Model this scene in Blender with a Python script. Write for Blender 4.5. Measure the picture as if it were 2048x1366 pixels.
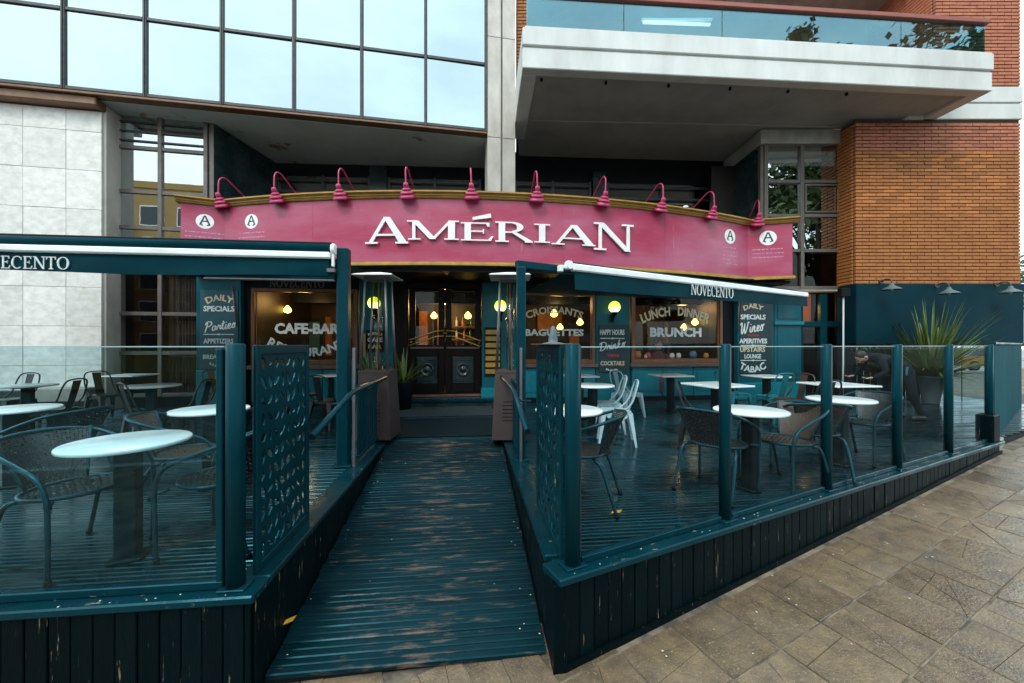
import bpy, bmesh, math, random
from mathutils import Vector, Matrix, noise as mnoise
random.seed(7)
C = bpy.context.scene
for o in list(bpy.data.objects): bpy.data.objects.remove(o)
R = math.radians

# ---------------------------------------------------------------- camera, sky, sun, exposure
CZ = 1.834                      # eye height above the pavement, metres
F = 780.0                       # focal length, in pixels of a 2048 wide picture
cam = bpy.data.cameras.new('camera'); camo = bpy.data.objects.new('camera', cam)
C.collection.objects.link(camo); C.camera = camo
camo.location = (0, 0, CZ); camo.rotation_euler = (R(90), 0, 0)
cam.sensor_width = 36; cam.lens = 36 * F / 2048; cam.shift_y = 7 / 2048
cam.clip_start = .05; cam.clip_end = 600

w = bpy.data.worlds.new('World'); C.world = w; w.use_nodes = True
nt = w.node_tree; N = nt.nodes; Lk = nt.links
bg = N['Background']; bg.inputs['Strength'].default_value = 0.1
sky = N.new('ShaderNodeTexSky'); sky.sky_type = 'NISHITA'; sky.sun_disc = False
SUN_EL, SUN_AZ = R(48), R(205)
sky.sun_elevation = SUN_EL; sky.sun_rotation = SUN_AZ
tc = N.new('ShaderNodeTexCoord'); mp = N.new('ShaderNodeMapping'); mp.inputs['Scale'].default_value = (1, 1, 2.2)
cn = N.new('ShaderNodeTexNoise'); cn.inputs['Scale'].default_value = 2.3; cn.inputs['Detail'].default_value = 6; cn.inputs['Roughness'].default_value = .55
cr = N.new('ShaderNodeMapRange'); cr.inputs['From Min'].default_value = .36; cr.inputs['From Max'].default_value = .58
cr.inputs['To Min'].default_value = .66; cr.inputs['To Max'].default_value = .97
cm = N.new('ShaderNodeMix'); cm.data_type = 'RGBA'
cm.inputs['B'].default_value = (12.9, 15.2, 15.9, 1)
Lk.new(tc.outputs['Generated'], mp.inputs['Vector']); Lk.new(mp.outputs['Vector'], cn.inputs['Vector'])
Lk.new(cn.outputs['Fac'], cr.inputs['Value']); Lk.new(cr.outputs['Result'], cm.inputs['Factor'])
Lk.new(sky.outputs['Color'], cm.inputs['A']); Lk.new(cm.outputs['Result'], bg.inputs['Color'])

sl = bpy.data.lights.new('sun', 'SUN'); sl.energy = 1.0; sl.angle = R(14); sl.color = (1, .97, .92)
so = bpy.data.objects.new('sun', sl); C.collection.objects.link(so)
sd = Vector((math.sin(SUN_AZ) * math.cos(SUN_EL), math.cos(SUN_AZ) * math.cos(SUN_EL), math.sin(SUN_EL)))
so.rotation_euler = (-sd).to_track_quat('-Z', 'Y').to_euler(); so.location = (0, -10, 30)

C.view_settings.view_transform = 'Standard'; C.view_settings.look = 'None'
C.view_settings.exposure = 0.68; C.view_settings.gamma = 1; C.view_settings.use_curve_mapping = False
C.render.engine = 'CYCLES'
try:
    C.cycles.max_bounces = 8; C.cycles.transparent_max_bounces = 24; C.cycles.glossy_bounces = 4
    C.cycles.diffuse_bounces = 4; C.cycles.caustics_reflective = False; C.cycles.sample_clamp_indirect = 6
    C.cycles.use_denoising = True
except Exception: pass

# ---------------------------------------------------------------- frames and mesh builder
class Fr:
    """a vertical plane's own axes: u along it, v into the scene, z up"""
    def __init__(s, ox, oy, deg):
        s.ox, s.oy, s.a = ox, oy, R(deg); s.c, s.s = math.cos(s.a), math.sin(s.a)
    def xy(s, u, v): return (s.ox + u * s.c - v * s.s, s.oy + u * s.s + v * s.c)
    def uv(s, X, Y):
        X -= s.ox; Y -= s.oy
        return (X * s.c + Y * s.s, -X * s.s + Y * s.c)
    def u(s, px, v=0):
        k = (px - 1024) / F
        return (k * (s.oy + v * s.c) - s.ox + v * s.s) / (s.c - k * s.s)
    def z(s, px, py, v=0):
        return CZ - (py - 690) / F * s.xy(s.u(px, v), v)[1]
W0 = Fr(0, 0, 0)
K = Fr(-1.383, 2.184, 6.2)      # ramp, decks, shopfront
LB = Fr(-.637, 9.2, 10.6)       # office building on the left
RB = Fr(0, 9.2, 0)              # brick building on the right
BA = Fr(.2, 7.46, 4.0)          # its balcony
FE = Fr(.3586, 2.312, 26.0)     # slanting glass fence
AW = Fr(.10, 4.46, 28.5)        # awning over the slanting fence

class MB:
    def __init__(s): s.v = []; s.f = []; s.sm = []
    def add(s, vs, fs, smooth=False):
        b = len(s.v); s.v += [tuple(p) for p in vs]
        s.f += [tuple(b + i for i in f) for f in fs]; s.sm += [smooth] * len(fs); return s
    def box(s, x0, x1, y0, y1, z0, z1, M=None):
        x0, x1 = sorted((x0, x1)); y0, y1 = sorted((y0, y1)); z0, z1 = sorted((z0, z1))
        vs = [(x, y, z) for z in (z0, z1) for y in (y0, y1) for x in (x0, x1)]
        if M is not None: vs = [M @ Vector(p) for p in vs]
        return s.add(vs, [(0, 2, 3, 1), (4, 5, 7, 6), (0, 1, 5, 4), (2, 6, 7, 3), (0, 4, 6, 2), (1, 3, 7, 5)])
    def cbox(s, x0, x1, y0, y1, z0, z1, c=.006, M=None):
        """box with all edges chamfered"""
        x0, x1 = sorted((x0, x1)); y0, y1 = sorted((y0, y1)); z0, z1 = sorted((z0, z1))
        c = min(c, (x1 - x0) * .45, (y1 - y0) * .45, (z1 - z0) * .45)
        X = (x0, x1); Y = (y0, y1); Z = (z0, z1); sg = (1, -1); vs = []; idx = {}
        for i in (0, 1):
            for j in (0, 1):
                for k in (0, 1):
                    p = (X[i], Y[j], Z[k]); q = (X[i] + sg[i] * c, Y[j] + sg[j] * c, Z[k] + sg[k] * c)
                    for ax in range(3):
                        r = list(q); r[ax] = p[ax]; idx[(i, j, k, ax)] = len(vs); vs.append(tuple(r))
        fs = []
        for ax in range(3):
            a, b = [t for t in range(3) if t != ax]
            for e in (0, 1):
                q = []
                for (p, r) in ((0, 0), (1, 0), (1, 1), (0, 1)):
                    t = [0, 0, 0]; t[ax] = e; t[a] = p; t[b] = r; q.append(idx[(*t, ax)])
                fs.append(tuple(q))
        for ax in range(3):
            a, b = [t for t in range(3) if t != ax]
            for p in (0, 1):
                for r in (0, 1):
                    t0 = [0, 0, 0]; t1 = [0, 0, 0]; t0[a] = t1[a] = p; t0[b] = t1[b] = r; t1[ax] = 1
                    fs.append((idx[(*t0, a)], idx[(*t1, a)], idx[(*t1, b)], idx[(*t0, b)]))
        for i in (0, 1):
            for j in (0, 1):
                for k in (0, 1): fs.append((idx[(i, j, k, 0)], idx[(i, j, k, 1)], idx[(i, j, k, 2)]))
        if M is not None: vs = [M @ Vector(p) for p in vs]
        return s.add(vs, fs)
    def hexa(s, p):             # eight corners, bottom ring then top ring
        return s.add(p, [(3, 2, 1, 0), (4, 5, 6, 7), (0, 1, 5, 4), (1, 2, 6, 5), (2, 3, 7, 6), (3, 0, 4, 7)])
    def prism(s, poly, a, b, ax='y', M=None):
        n = len(poly)
        def pt(p, t): return {'y': (p[0], t, p[1]), 'z': (p[0], p[1], t), 'x': (t, p[0], p[1])}[ax]
        vs = [pt(p, a) for p in poly] + [pt(p, b) for p in poly]
        if M is not None: vs = [M @ Vector(p) for p in vs]
        return s.add(vs, [tuple(range(n - 1, -1, -1)), tuple(range(n, 2 * n))] + [(i, (i + 1) % n, n + (i + 1) % n, n + i) for i in range(n)])
    def tube(s, path, r, n=8, closed=False, caps=True):
        P = [Vector(p) for p in path]; m = len(P)
        rr = r if isinstance(r, (list, tuple)) else [r] * m
        T = []
        for i in range(m):
            if closed: t = P[(i + 1) % m] - P[i - 1]
            else: t = P[min(i + 1, m - 1)] - P[max(i - 1, 0)]
            T.append(t.normalized())
        up = Vector((0, 0, 1)) if abs(T[0].z) < .9 else Vector((1, 0, 0))
        nr = T[0].cross(up).normalized(); vs = []
        for i in range(m):
            nr = (nr - T[i] * nr.dot(T[i])).normalized(); bi = T[i].cross(nr)
            for k in range(n):
                a = 2 * math.pi * k / n; vs.append(P[i] + (nr * math.cos(a) + bi * math.sin(a)) * rr[i])
        fs = []
        for i in range(m if closed else m - 1):
            j = (i + 1) % m
            for k in range(n): fs.append((i * n + k, i * n + (k + 1) % n, j * n + (k + 1) % n, j * n + k))
        s.add(vs, fs, True)
        if caps and not closed:
            b = len(s.v) - m * n
            s.f += [tuple(b + k for k in range(n - 1, -1, -1)), tuple(b + (m - 1) * n + k for k in range(n))]; s.sm += [False, False]
        return s
    def lathe(s, prof, n=16, c=(0, 0, 0), M=None, smooth=True):
        vs = []; fs = []
        for (r, z) in prof:
            for k in range(n):
                a = 2 * math.pi * k / n; vs.append(Vector((r * math.cos(a), r * math.sin(a), z)))
        if M is not None: vs = [M @ p for p in vs]
        vs = [p + Vector(c) for p in vs]
        for i in range(len(prof) - 1):
            for k in range(n): fs.append((i * n + k, i * n + (k + 1) % n, (i + 1) * n + (k + 1) % n, (i + 1) * n + k))
        s.add(vs, fs, smooth)
        b = len(s.v) - len(vs)
        if prof[0][0] > .0015: s.f.append(tuple(b + k for k in range(n - 1, -1, -1))); s.sm.append(False)
        if prof[-1][0] > .0015: s.f.append(tuple(b + (len(prof) - 1) * n + k for k in range(n))); s.sm.append(False)
        return s
    def warp(s, fn): s.v = [fn(*p) for p in s.v]; return s
    def mesh(s, name, off=(0, 0, 0)):
        me = bpy.data.meshes.new(name)
        me.from_pydata([(p[0] - off[0], p[1] - off[1], p[2] - off[2]) for p in s.v], [], s.f)
        me.polygons.foreach_set('use_smooth', s.sm)
        if len(s.v) < 60000:
            bm = bmesh.new(); bm.from_mesh(me); bmesh.ops.recalc_face_normals(bm, faces=bm.faces); bm.to_mesh(me); bm.free()
        me.update(); return me

BASE = {}
def tag(o, label=None, cat=None, group=None, kind=None):
    if label: o['label'] = label
    if cat: o['category'] = cat
    if group: o['group'] = group
    if kind: o['kind'] = kind
    return o
def thing(name, label, cat, fr=W0, base=(0, 0, 0), group=None, kind=None, rot=0):
    o = bpy.data.objects.new(name, None); C.collection.objects.link(o)
    x, y = fr.xy(base[0], base[1]); o.location = (x, y, base[2]); o.rotation_euler = (0, 0, fr.a + rot)
    o.empty_display_size = .1; BASE[o.name] = base
    return tag(o, label, cat, group, kind)
def part(name, mb, mat, parent, kind=None, label=None):
    """one mesh object under its thing; coordinates are given in the thing's frame"""
    off = BASE[parent.name]; me = mb.mesh(name, off); me.materials.append(mat)
    o = bpy.data.objects.new(name, me); C.collection.objects.link(o); o.parent = parent; BASE[o.name] = off
    return tag(o, label, None, None, kind)
def single(name, mb, mat, label=None, cat=None, fr=W0, base=(0, 0, 0), group=None, kind=None):
    me = mb.mesh(name, base); me.materials.append(mat)
    o = bpy.data.objects.new(name, me); C.collection.objects.link(o)
    x, y = fr.xy(base[0], base[1]); o.location = (x, y, base[2]); o.rotation_euler = (0, 0, fr.a); BASE[o.name] = base
    return tag(o, label, cat, group, kind)
def copy_tree(o, parent=None):
    c = o.copy(); C.collection.objects.link(c); c.parent = parent
    for ch in list(o.children): copy_tree(ch, c)
    return c
def spawn(proto, used, x, y, z, rz, label):
    o = copy_tree(proto) if used[0] else proto
    used[0] = True; o.location = (x, y, z); o.rotation_euler = (0, 0, rz); o['label'] = label
    return o
def crom(P, n=6):
    """smooth curve through points"""
    P = [Vector(p) for p in P]; out = []
    for i in range(len(P) - 1):
        a = P[max(i - 1, 0)]; b = P[i]; c = P[i + 1]; d = P[min(i + 2, len(P) - 1)]
        for k in range(n):
            t = k / n
            out.append(.5 * ((2 * b) + (c - a) * t + (2 * a - 5 * b + 4 * c - d) * t * t + (3 * b - a - 3 * c + d) * t ** 3))
    out.append(P[-1]); return out

# ---------------------------------------------------------------- materials
def newmat(name):
    m = bpy.data.materials.new(name); m.use_nodes = True
    return m, m.node_tree.nodes, m.node_tree.links, m.node_tree.nodes['Principled BSDF']
def setc(sock, c): sock.default_value = (c[0], c[1], c[2], 1)
def MAT(name, col, rough=.5, metal=0, rnd=0, nz=None, col2=None, bump=None, rvar=0, spec=.5, stretch=(1, 1, 1), wear=None, emit=None, coat=0, tint=None, soft=.05):
    """col/col2 mixed by noise nz=(scale, low, high); rnd: brightness change per object; wear=(colour, scale, threshold, stretch)"""
    m, n, l, p = newmat(name)
    p.inputs['Metallic'].default_value = metal; p.inputs['Roughness'].default_value = rough
    p.inputs['Specular IOR Level'].default_value = spec; p.inputs['Coat Weight'].default_value = coat
    p.inputs['Coat Roughness'].default_value = .08
    setc(p.inputs['Base Color'], col)
    if tint: setc(p.inputs['Specular Tint'], tint)
    t = n.new('ShaderNodeTexCoord'); mpg = n.new('ShaderNodeMapping'); mpg.inputs['Scale'].default_value = stretch
    oi = n.new('ShaderNodeObjectInfo'); l.new(t.outputs['Object'], mpg.inputs['Vector'])
    va = n.new('ShaderNodeVectorMath'); va.operation = 'ADD'
    vm = n.new('ShaderNodeVectorMath'); vm.operation = 'SCALE'; vm.inputs['Scale'].default_value = 17 if rnd else 0
    l.new(oi.outputs['Random'], vm.inputs[0]); l.new(mpg.outputs['Vector'], va.inputs[0]); l.new(vm.outputs['Vector'], va.inputs[1])
    vec = va.outputs['Vector']; out = None
    if nz:
        a = n.new('ShaderNodeTexNoise'); a.inputs['Scale'].default_value = nz[0]; a.inputs['Detail'].default_value = 7; a.inputs['Roughness'].default_value = .62
        l.new(vec, a.inputs['Vector'])
        r = n.new('ShaderNodeMapRange'); r.inputs['From Min'].default_value = nz[1]; r.inputs['From Max'].default_value = nz[2]
        l.new(a.outputs['Fac'], r.inputs['Value'])
        x = n.new('ShaderNodeMix'); x.data_type = 'RGBA'; setc(x.inputs['A'], col); setc(x.inputs['B'], col2 or [c * .6 for c in col])
        l.new(r.outputs['Result'], x.inputs['Factor']); out = x.outputs['Result']
    if rnd:
        h = n.new('ShaderNodeHueSaturation')
        if out: l.new(out, h.inputs['Color'])
        else: setc(h.inputs['Color'], col)
        r = n.new('ShaderNodeMapRange'); r.inputs['To Min'].default_value = 1 - rnd; r.inputs['To Max'].default_value = 1 + rnd
        l.new(oi.outputs['Random'], r.inputs['Value']); l.new(r.outputs['Result'], h.inputs['Value']); out = h.outputs['Color']
    if wear:
        a = n.new('ShaderNodeTexNoise'); a.inputs['Scale'].default_value = wear[1]; a.inputs['Detail'].default_value = 9; a.inputs['Roughness'].default_value = .7
        mw = n.new('ShaderNodeMapping'); mw.inputs['Scale'].default_value = wear[3]; l.new(t.outputs['Object'], mw.inputs['Vector'])
        v2 = n.new('ShaderNodeVectorMath'); v2.operation = 'ADD'; l.new(mw.outputs['Vector'], v2.inputs[0]); l.new(vm.outputs['Vector'], v2.inputs[1])
        l.new(v2.outputs['Vector'], a.inputs['Vector'])
        r = n.new('ShaderNodeMapRange'); r.inputs['From Min'].default_value = wear[2]; r.inputs['From Max'].default_value = wear[2] + soft
        if len(wear) > 4:                        # worn most along the walking line
            sx = n.new('ShaderNodeSeparateXYZ'); l.new(t.outputs['Object'], sx.inputs[0]); ab = n.new('ShaderNodeMath'); ab.operation = 'ABSOLUTE'; l.new(sx.outputs['X'], ab.inputs[0])
            mu = n.new('ShaderNodeMath'); mu.operation = 'MULTIPLY'; mu.inputs[1].default_value = -wear[4]; l.new(ab.outputs[0], mu.inputs[0])
            ad = n.new('ShaderNodeMath'); ad.operation = 'ADD'; l.new(mu.outputs[0], ad.inputs[0]); l.new(a.outputs['Fac'], ad.inputs[1]); l.new(ad.outputs[0], r.inputs['Value'])
        else: l.new(a.outputs['Fac'], r.inputs['Value'])
        x = n.new('ShaderNodeMix'); x.data_type = 'RGBA'; setc(x.inputs['B'], wear[0])
        if out: l.new(out, x.inputs['A'])
        else: setc(x.inputs['A'], col)
        l.new(r.outputs['Result'], x.inputs['Factor']); out = x.outputs['Result']
    if out: l.new(out, p.inputs['Base Color'])
    if rvar:
        a = n.new('ShaderNodeTexNoise'); a.inputs['Scale'].default_value = 2.3; a.inputs['Detail'].default_value = 5; l.new(vec, a.inputs['Vector'])
        r = n.new('ShaderNodeMapRange'); r.inputs['From Min'].default_value = .35; r.inputs['From Max'].default_value = .65
        r.inputs['To Min'].default_value = max(.02, rough - rvar); r.inputs['To Max'].default_value = rough + rvar
        l.new(a.outputs['Fac'], r.inputs['Value']); l.new(r.outputs['Result'], p.inputs['Roughness'])
    if bump:
        a = n.new('ShaderNodeTexNoise'); a.inputs['Scale'].default_value = bump[0]; a.inputs['Detail'].default_value = 6; l.new(vec, a.inputs['Vector'])
        b = n.new('ShaderNodeBump'); b.inputs['Strength'].default_value = bump[1]; b.inputs['Distance'].default_value = bump[2] if len(bump) > 2 else .01
        l.new(a.outputs['Fac'], b.inputs['Height']); l.new(b.outputs['Normal'], p.inputs['Normal'])
    if emit:
        setc(p.inputs['Emission Color'], emit[0]); p.inputs['Emission Strength'].default_value = emit[1]
    return m
def GLASS(name, tint=(.9, .96, .96), base=.05, top=.9, rough=0., gcol=(1, 1, 1), wave=0):
    m, n, l, p = newmat(name); n.remove(p)
    tr = n.new('ShaderNodeBsdfTransparent'); setc(tr.inputs['Color'], tint)
    gl = n.new('ShaderNodeBsdfGlossy'); gl.inputs['Roughness'].default_value = rough; setc(gl.inputs['Color'], gcol)
    lw = n.new('ShaderNodeLayerWeight'); lw.inputs['Blend'].default_value = .5
    pw = n.new('ShaderNodeMath'); pw.operation = 'POWER'; pw.inputs[1].default_value = 5; l.new(lw.outputs['Facing'], pw.inputs[0])
    r = n.new('ShaderNodeMapRange'); r.inputs['To Min'].default_value = base; r.inputs['To Max'].default_value = top
    l.new(pw.outputs[0], r.inputs['Value'])
    mx = n.new('ShaderNodeMixShader'); l.new(r.outputs['Result'], mx.inputs['Fac']); l.new(tr.outputs[0], mx.inputs[1]); l.new(gl.outputs[0], mx.inputs[2])
    if wave:
        t = n.new('ShaderNodeTexCoord'); a = n.new('ShaderNodeTexNoise'); a.inputs['Scale'].default_value = 1.3; l.new(t.outputs['Object'], a.inputs['Vector'])
        b = n.new('ShaderNodeBump'); b.inputs['Strength'].default_value = wave; b.inputs['Distance'].default_value = .02
        l.new(a.outputs['Fac'], b.inputs['Height']); l.new(b.outputs['Normal'], gl.inputs['Normal'])
    l.new(mx.outputs[0], n['Material Output'].inputs['Surface']); return m

WOOD = (.20, .115, .07)
TT = (.22, .72, .92)            # the paint's sheen carries its colour
m_board = MAT('deck_paint', (.0006, .0125, .0175), .36, spec=.30, tint=TT, rnd=.3, nz=(5, .32, .68), col2=(.0007, .0075, .0105), bump=(26, .35, .003), rvar=.14, stretch=(.6, 3, 3), wear=((.125, .078, .050), 3.4, .515, (.9, 6, 6), .11), soft=.13)
m_deck = MAT('terrace_board_paint', (.0008, .015, .020), .20, spec=.40, tint=TT, rnd=.3, nz=(2, .3, .7), col2=(.0018, .011, .015), bump=(12, .15, .003), rvar=.12, stretch=(.6, 2, 2))
m_skirt = MAT('skirt_paint', (.0004, .0036, .0050), .5, spec=.13, tint=TT, rnd=.35, nz=(6, .35, .7), col2=(.002, .004, .0045), bump=(24, .5, .004), stretch=(6, 6, .7), wear=((.20, .155, .10), 3.2, .625, (16, 16, 1.3)))
m_cap = MAT('cap_rail_paint', (.0005, .026, .037), .30, spec=.36, tint=TT, nz=(4, .35, .7), col2=(.0008, .019, .027), bump=(18, .4, .004), rvar=.15, wear=((.26, .22, .17), 6, .635, (1, 4, 4)))
m_post = MAT('post_paint', (.0005, .022, .031), .38, spec=.27, tint=TT, nz=(3, .3, .7), col2=(.002, .03, .042), bump=(9, .12, .004), rvar=.1)
m_teal = MAT('shopfront_teal', (.002, .095, .125), .4, spec=.25, nz=(1.6, .3, .7), col2=(.0015, .065, .09), bump=(6, .1, .005), rvar=.12)
m_tealw = MAT('wall_teal', (.001, .024, .036), .6, spec=.2, tint=TT, nz=(.8, .3, .7), col2=(.002, .019, .028), bump=(60, .12, .003))
m_tealb = MAT('counter_teal', (.003, .19, .24), .4, spec=.3, nz=(2, .3, .7), col2=(.002, .13, .17), bump=(8, .12, .005))
m_black = MAT('black_paint', (.002, .0045, .006), .45, spec=.12, nz=(3, .3, .7), col2=(.008, .010, .012))
m_dark = MAT('dark_marble', (.010, .022, .024), .25, nz=(2.2, .42, .62), col2=(.024, .042, .044), rvar=.08)
m_sign = MAT('sign_magenta', (.35, .018, .070), .42, nz=(.9, .38, .72), col2=(.43, .115, .20), bump=(3, .12, .01), rvar=.1, stretch=(.5, .5, 1.6), wear=((.44, .16, .24), 3.2, .645, (2.2, 2.2, .22)))
m_gold = MAT('gold_paint', (.40, .225, .025), .42, nz=(5, .35, .7), col2=(.22, .13, .02))
m_white = MAT('white_paint', (.84, .84, .82), .45, nz=(4, .4, .75), col2=(.70, .70, .66))
m_bar = MAT('white_awning_bar', (.80, .83, .83), .35, nz=(3, .45, .8), col2=(.62, .66, .66))
m_cream = MAT('cream_lettering', (.62, .52, .34), .6, nz=(14, .45, .75), col2=(.40, .33, .22))
m_pale = MAT('pale_lettering', (.62, .68, .66), .6, nz=(14, .45, .75), col2=(.42, .48, .47))
m_red = MAT('red_lettering', (.42, .03, .035), .6)
m_grey = MAT('grey_lettering', (.16, .17, .17), .5)
m_lamp = MAT('lamp_magenta', (.50, .030, .115), .38, nz=(20, .35, .7), col2=(.34, .03, .10), bump=(30, .15, .003))
m_trav = MAT('travertine', (.76, .755, .72), .45, rnd=.07, nz=(5.5, .38, .70), col2=(.56, .55, .51), bump=(16, .12, .004), stretch=(1, 1, 1.5), wear=((.55, .45, .36), 2.6, .66, (1, 1, 2.4)))
m_col = MAT('column_stone', (.56, .53, .475), .6, rnd=.06, nz=(3, .35, .68), col2=(.40, .375, .33), bump=(22, .2, .004), stretch=(1, 1, .5))
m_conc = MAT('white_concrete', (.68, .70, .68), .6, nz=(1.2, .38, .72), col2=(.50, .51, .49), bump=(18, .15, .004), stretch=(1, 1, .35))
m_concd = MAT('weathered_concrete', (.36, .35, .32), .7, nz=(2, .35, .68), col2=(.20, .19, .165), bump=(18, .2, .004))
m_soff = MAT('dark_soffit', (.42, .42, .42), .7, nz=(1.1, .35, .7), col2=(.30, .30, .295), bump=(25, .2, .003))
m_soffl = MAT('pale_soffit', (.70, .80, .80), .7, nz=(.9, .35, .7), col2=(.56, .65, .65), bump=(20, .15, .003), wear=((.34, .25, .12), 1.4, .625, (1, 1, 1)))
m_brick = MAT('orange_brick', (.46, .172, .040), .7, rnd=.26, nz=(4, .3, .7), col2=(.34, .108, .026), bump=(40, .35, .004))
m_brickr = MAT('red_brick', (.46, .165, .085), .7, rnd=.2, nz=(4, .3, .7), col2=(.33, .10, .055), bump=(40, .35, .004))
m_mort = MAT('mortar', (.085, .045, .030), .9, nz=(9, .3, .7), col2=(.045, .03, .024))
m_alu = MAT('bronze_aluminium', (.155, .135, .12), .4, metal=.35, nz=(5, .35, .7), col2=(.11, .095, .085))
m_mull = MAT('dark_mullion', (.062, .064, .064), .42, metal=.3, nz=(6, .35, .7), col2=(.035, .035, .035))
m_bronze = MAT('bronze_trim', (.22, .11, .055), .45, nz=(6, .35, .7), col2=(.13, .065, .035))
m_wood = MAT('window_wood', (.19, .075, .022), .35, nz=(5, .3, .7), col2=(.085, .032, .012), stretch=(5, 5, .6), bump=(20, .2, .003))
m_door = MAT('dark_door_wood', (.003, .003, .0032), .45, spec=.12, nz=(5, .3, .7), col2=(.010, .006, .005), stretch=(5, 5, .6))
m_sill = MAT('brown_sill', (.14, .08, .068), .4, nz=(4, .3, .7), col2=(.08, .05, .045))
m_brass = MAT('brass', (.62, .38, .09), .28, metal=.9)
m_marble = MAT('marble_tabletop', (.82, .85, .85), .22, nz=(3, .45, .8), col2=(.70, .75, .76), rvar=.08)
m_tleg = MAT('table_column_paint', (.0015, .007, .010), .5, spec=.15, tint=TT, nz=(6, .3, .7), col2=(.012, .018, .02))
m_tube = MAT('chair_tube', (.010, .050, .066), .3, metal=.3, tint=TT, nz=(8, .35, .7), col2=(.010, .03, .036))
m_weave = MAT('dark_weave', (.010, .014, .016), .42, nz=(30, .35, .7), col2=(.03, .033, .034))
m_weaveb = MAT('brown_weave', (.095, .060, .040), .5, nz=(30, .35, .7), col2=(.06, .040, .03))
m_tolixd = MAT('dark_steel', (.012, .013, .014), .35, metal=.4, nz=(8, .35, .7), col2=(.03, .026, .024))
m_tolixw = MAT('pale_blue_steel', (.42, .55, .60), .4, nz=(8, .35, .75), col2=(.30, .43, .47))
m_tolixb = MAT('rusty_brown_steel', (.06, .034, .022), .45, nz=(8, .35, .75), col2=(.03, .02, .015))
m_tolixt = MAT('turquoise_steel', (.01, .17, .21), .4, nz=(8, .35, .75), col2=(.01, .11, .14))
m_heat = MAT('heater_brown', (.060, .040, .040), .42, nz=(5, .3, .7), col2=(.04, .028, .028))
m_heatf = MAT('heater_frame_steel', (.20, .18, .19), .35, metal=.5, nz=(8, .3, .7), col2=(.13, .12, .13))
m_tubeg = GLASS('heater_glass', (.84, .80, .74), .04, .6)
m_rail = MAT('red_handrail', (.33, .085, .055), .35, nz=(4, .3, .7), col2=(.22, .055, .04), stretch=(.4, 4, 4))
m_fabric = MAT('awning_fabric', (.001, .032, .045), .7, spec=.15, tint=TT, nz=(2.5, .3, .7), col2=(.001, .020, .029), bump=(5, .35, .01))
m_leaf = MAT('strap_leaf', (.075, .145, .022), .42, nz=(4, .35, .7), col2=(.17, .20, .055), rnd=.3)
m_tree = MAT('tree_leaf', (.035, .070, .018), .6, nz=(.7, .35, .65), col2=(.075, .10, .025))
m_bark = MAT('bark', (.06, .05, .04), .9, nz=(6, .3, .7), col2=(.035, .03, .025), bump=(12, .6, .02))
m_pot = MAT('grey_pot', (.10, .15, .165), .5, nz=(4, .3, .7), col2=(.06, .095, .105))
m_tile = MAT('paving_stone', (.170, .122, .072), .27, spec=.55, rnd=.28, nz=(7, .34, .66), col2=(.085, .064, .044), bump=(60, .7, .005), rvar=.2, wear=((.25, .19, .115), 75, .575, (1, 1, 1)))
m_groove = MAT('paving_groove', (.21, .17, .12), .8, nz=(5, .4, .6), col2=(.06, .052, .042))
m_bfence = MAT('weathered_teal_boards', (.004, .085, .11), .8, spec=.1, rnd=.2, nz=(3, .3, .7), col2=(.003, .05, .068), stretch=(4, 4, .5))
m_asph = MAT('street_paving', (.15, .15, .145), .5, nz=(40, .3, .7), col2=(.10, .10, .095), rvar=.2, bump=(120, .4, .004))
m_yel = MAT('ochre_paint', (.55, .22, .012), .4, nz=(3, .35, .75), col2=(.40, .14, .01))
m_kerb = MAT('pale_kerb', (.5, .52, .5), .5, nz=(5, .3, .7), col2=(.34, .35, .33))
m_bldg = MAT('yellow_render', (.40, .25, .085), .8, nz=(1.5, .3, .7), col2=(.33, .20, .075))
m_bldg2 = MAT('grey_render', (.35, .36, .36), .8, nz=(1.5, .3, .7), col2=(.26, .27, .27))
m_pane_dark = MAT('dark_pane', (.02, .03, .035), .05)
m_mat2 = MAT('plain_mat', (.004, .011, .014), .9, spec=.05, nz=(70, .4, .6), col2=(.010, .02, .024), bump=(90, .4, .004))
m_mat = MAT('speckled_mat', (.016, .026, .030), .9, spec=.05, nz=(60, .40, .62), col2=(.05, .066, .072), bump=(90, .5, .004))
m_curt = MAT('curtain_cloth', (.20, .165, .145), .85, nz=(8, .3, .7), col2=(.13, .105, .09), stretch=(3, 3, .3))
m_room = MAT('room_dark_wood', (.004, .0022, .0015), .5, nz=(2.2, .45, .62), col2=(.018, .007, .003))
m_skin = MAT('skin', (.42, .24, .17), .55)
m_cloth = MAT('black_clothing', (.004, .008, .011), .85, spec=.1, nz=(9, .3, .7), col2=(.012, .02, .026), bump=(14, .4, .01))
m_clothb = MAT('blue_shirt', (.02, .13, .17), .75, nz=(9, .3, .7), col2=(.012, .08, .11))
m_hair = MAT('dark_hair', (.012, .009, .008), .6)
m_shoe = MAT('shoe', (.015, .015, .015), .6)
m_fence_glass = GLASS('fence_glass', (.935, .975, .98), .004, .06)
m_fence_glassl = GLASS('tinted_fence_glass', (.80, .91, .925), .026, .3, gcol=(.6, .95, 1))
m_gedge = MAT('polished_glass_edge', (.30, .46, .48), .2)
m_bal_glass = GLASS('balcony_glass', (.50, .68, .72), .17, .8, gcol=(.50, .86, .98))
m_shop_glass = GLASS('shop_glass', (.93, .93, .91), .010, .6, wave=.05)
m_win_glass = GLASS('window_glass', (.22, .25, .25), .50, .9, gcol=(.92, .98, 1), wave=.04)
m_win_glass2 = GLASS('lower_window_glass', (.75, .75, .74), .015, .6, wave=.05)
m_curtain = GLASS('curtain_wall_glass', (.05, .07, .08), .56, .85, gcol=(.70, .845, .88), wave=.09)
m_mirror = GLASS('dark_mirror_glass', (.04, .07, .08), .55, .8, gcol=(.75, .95, 1))
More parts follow.
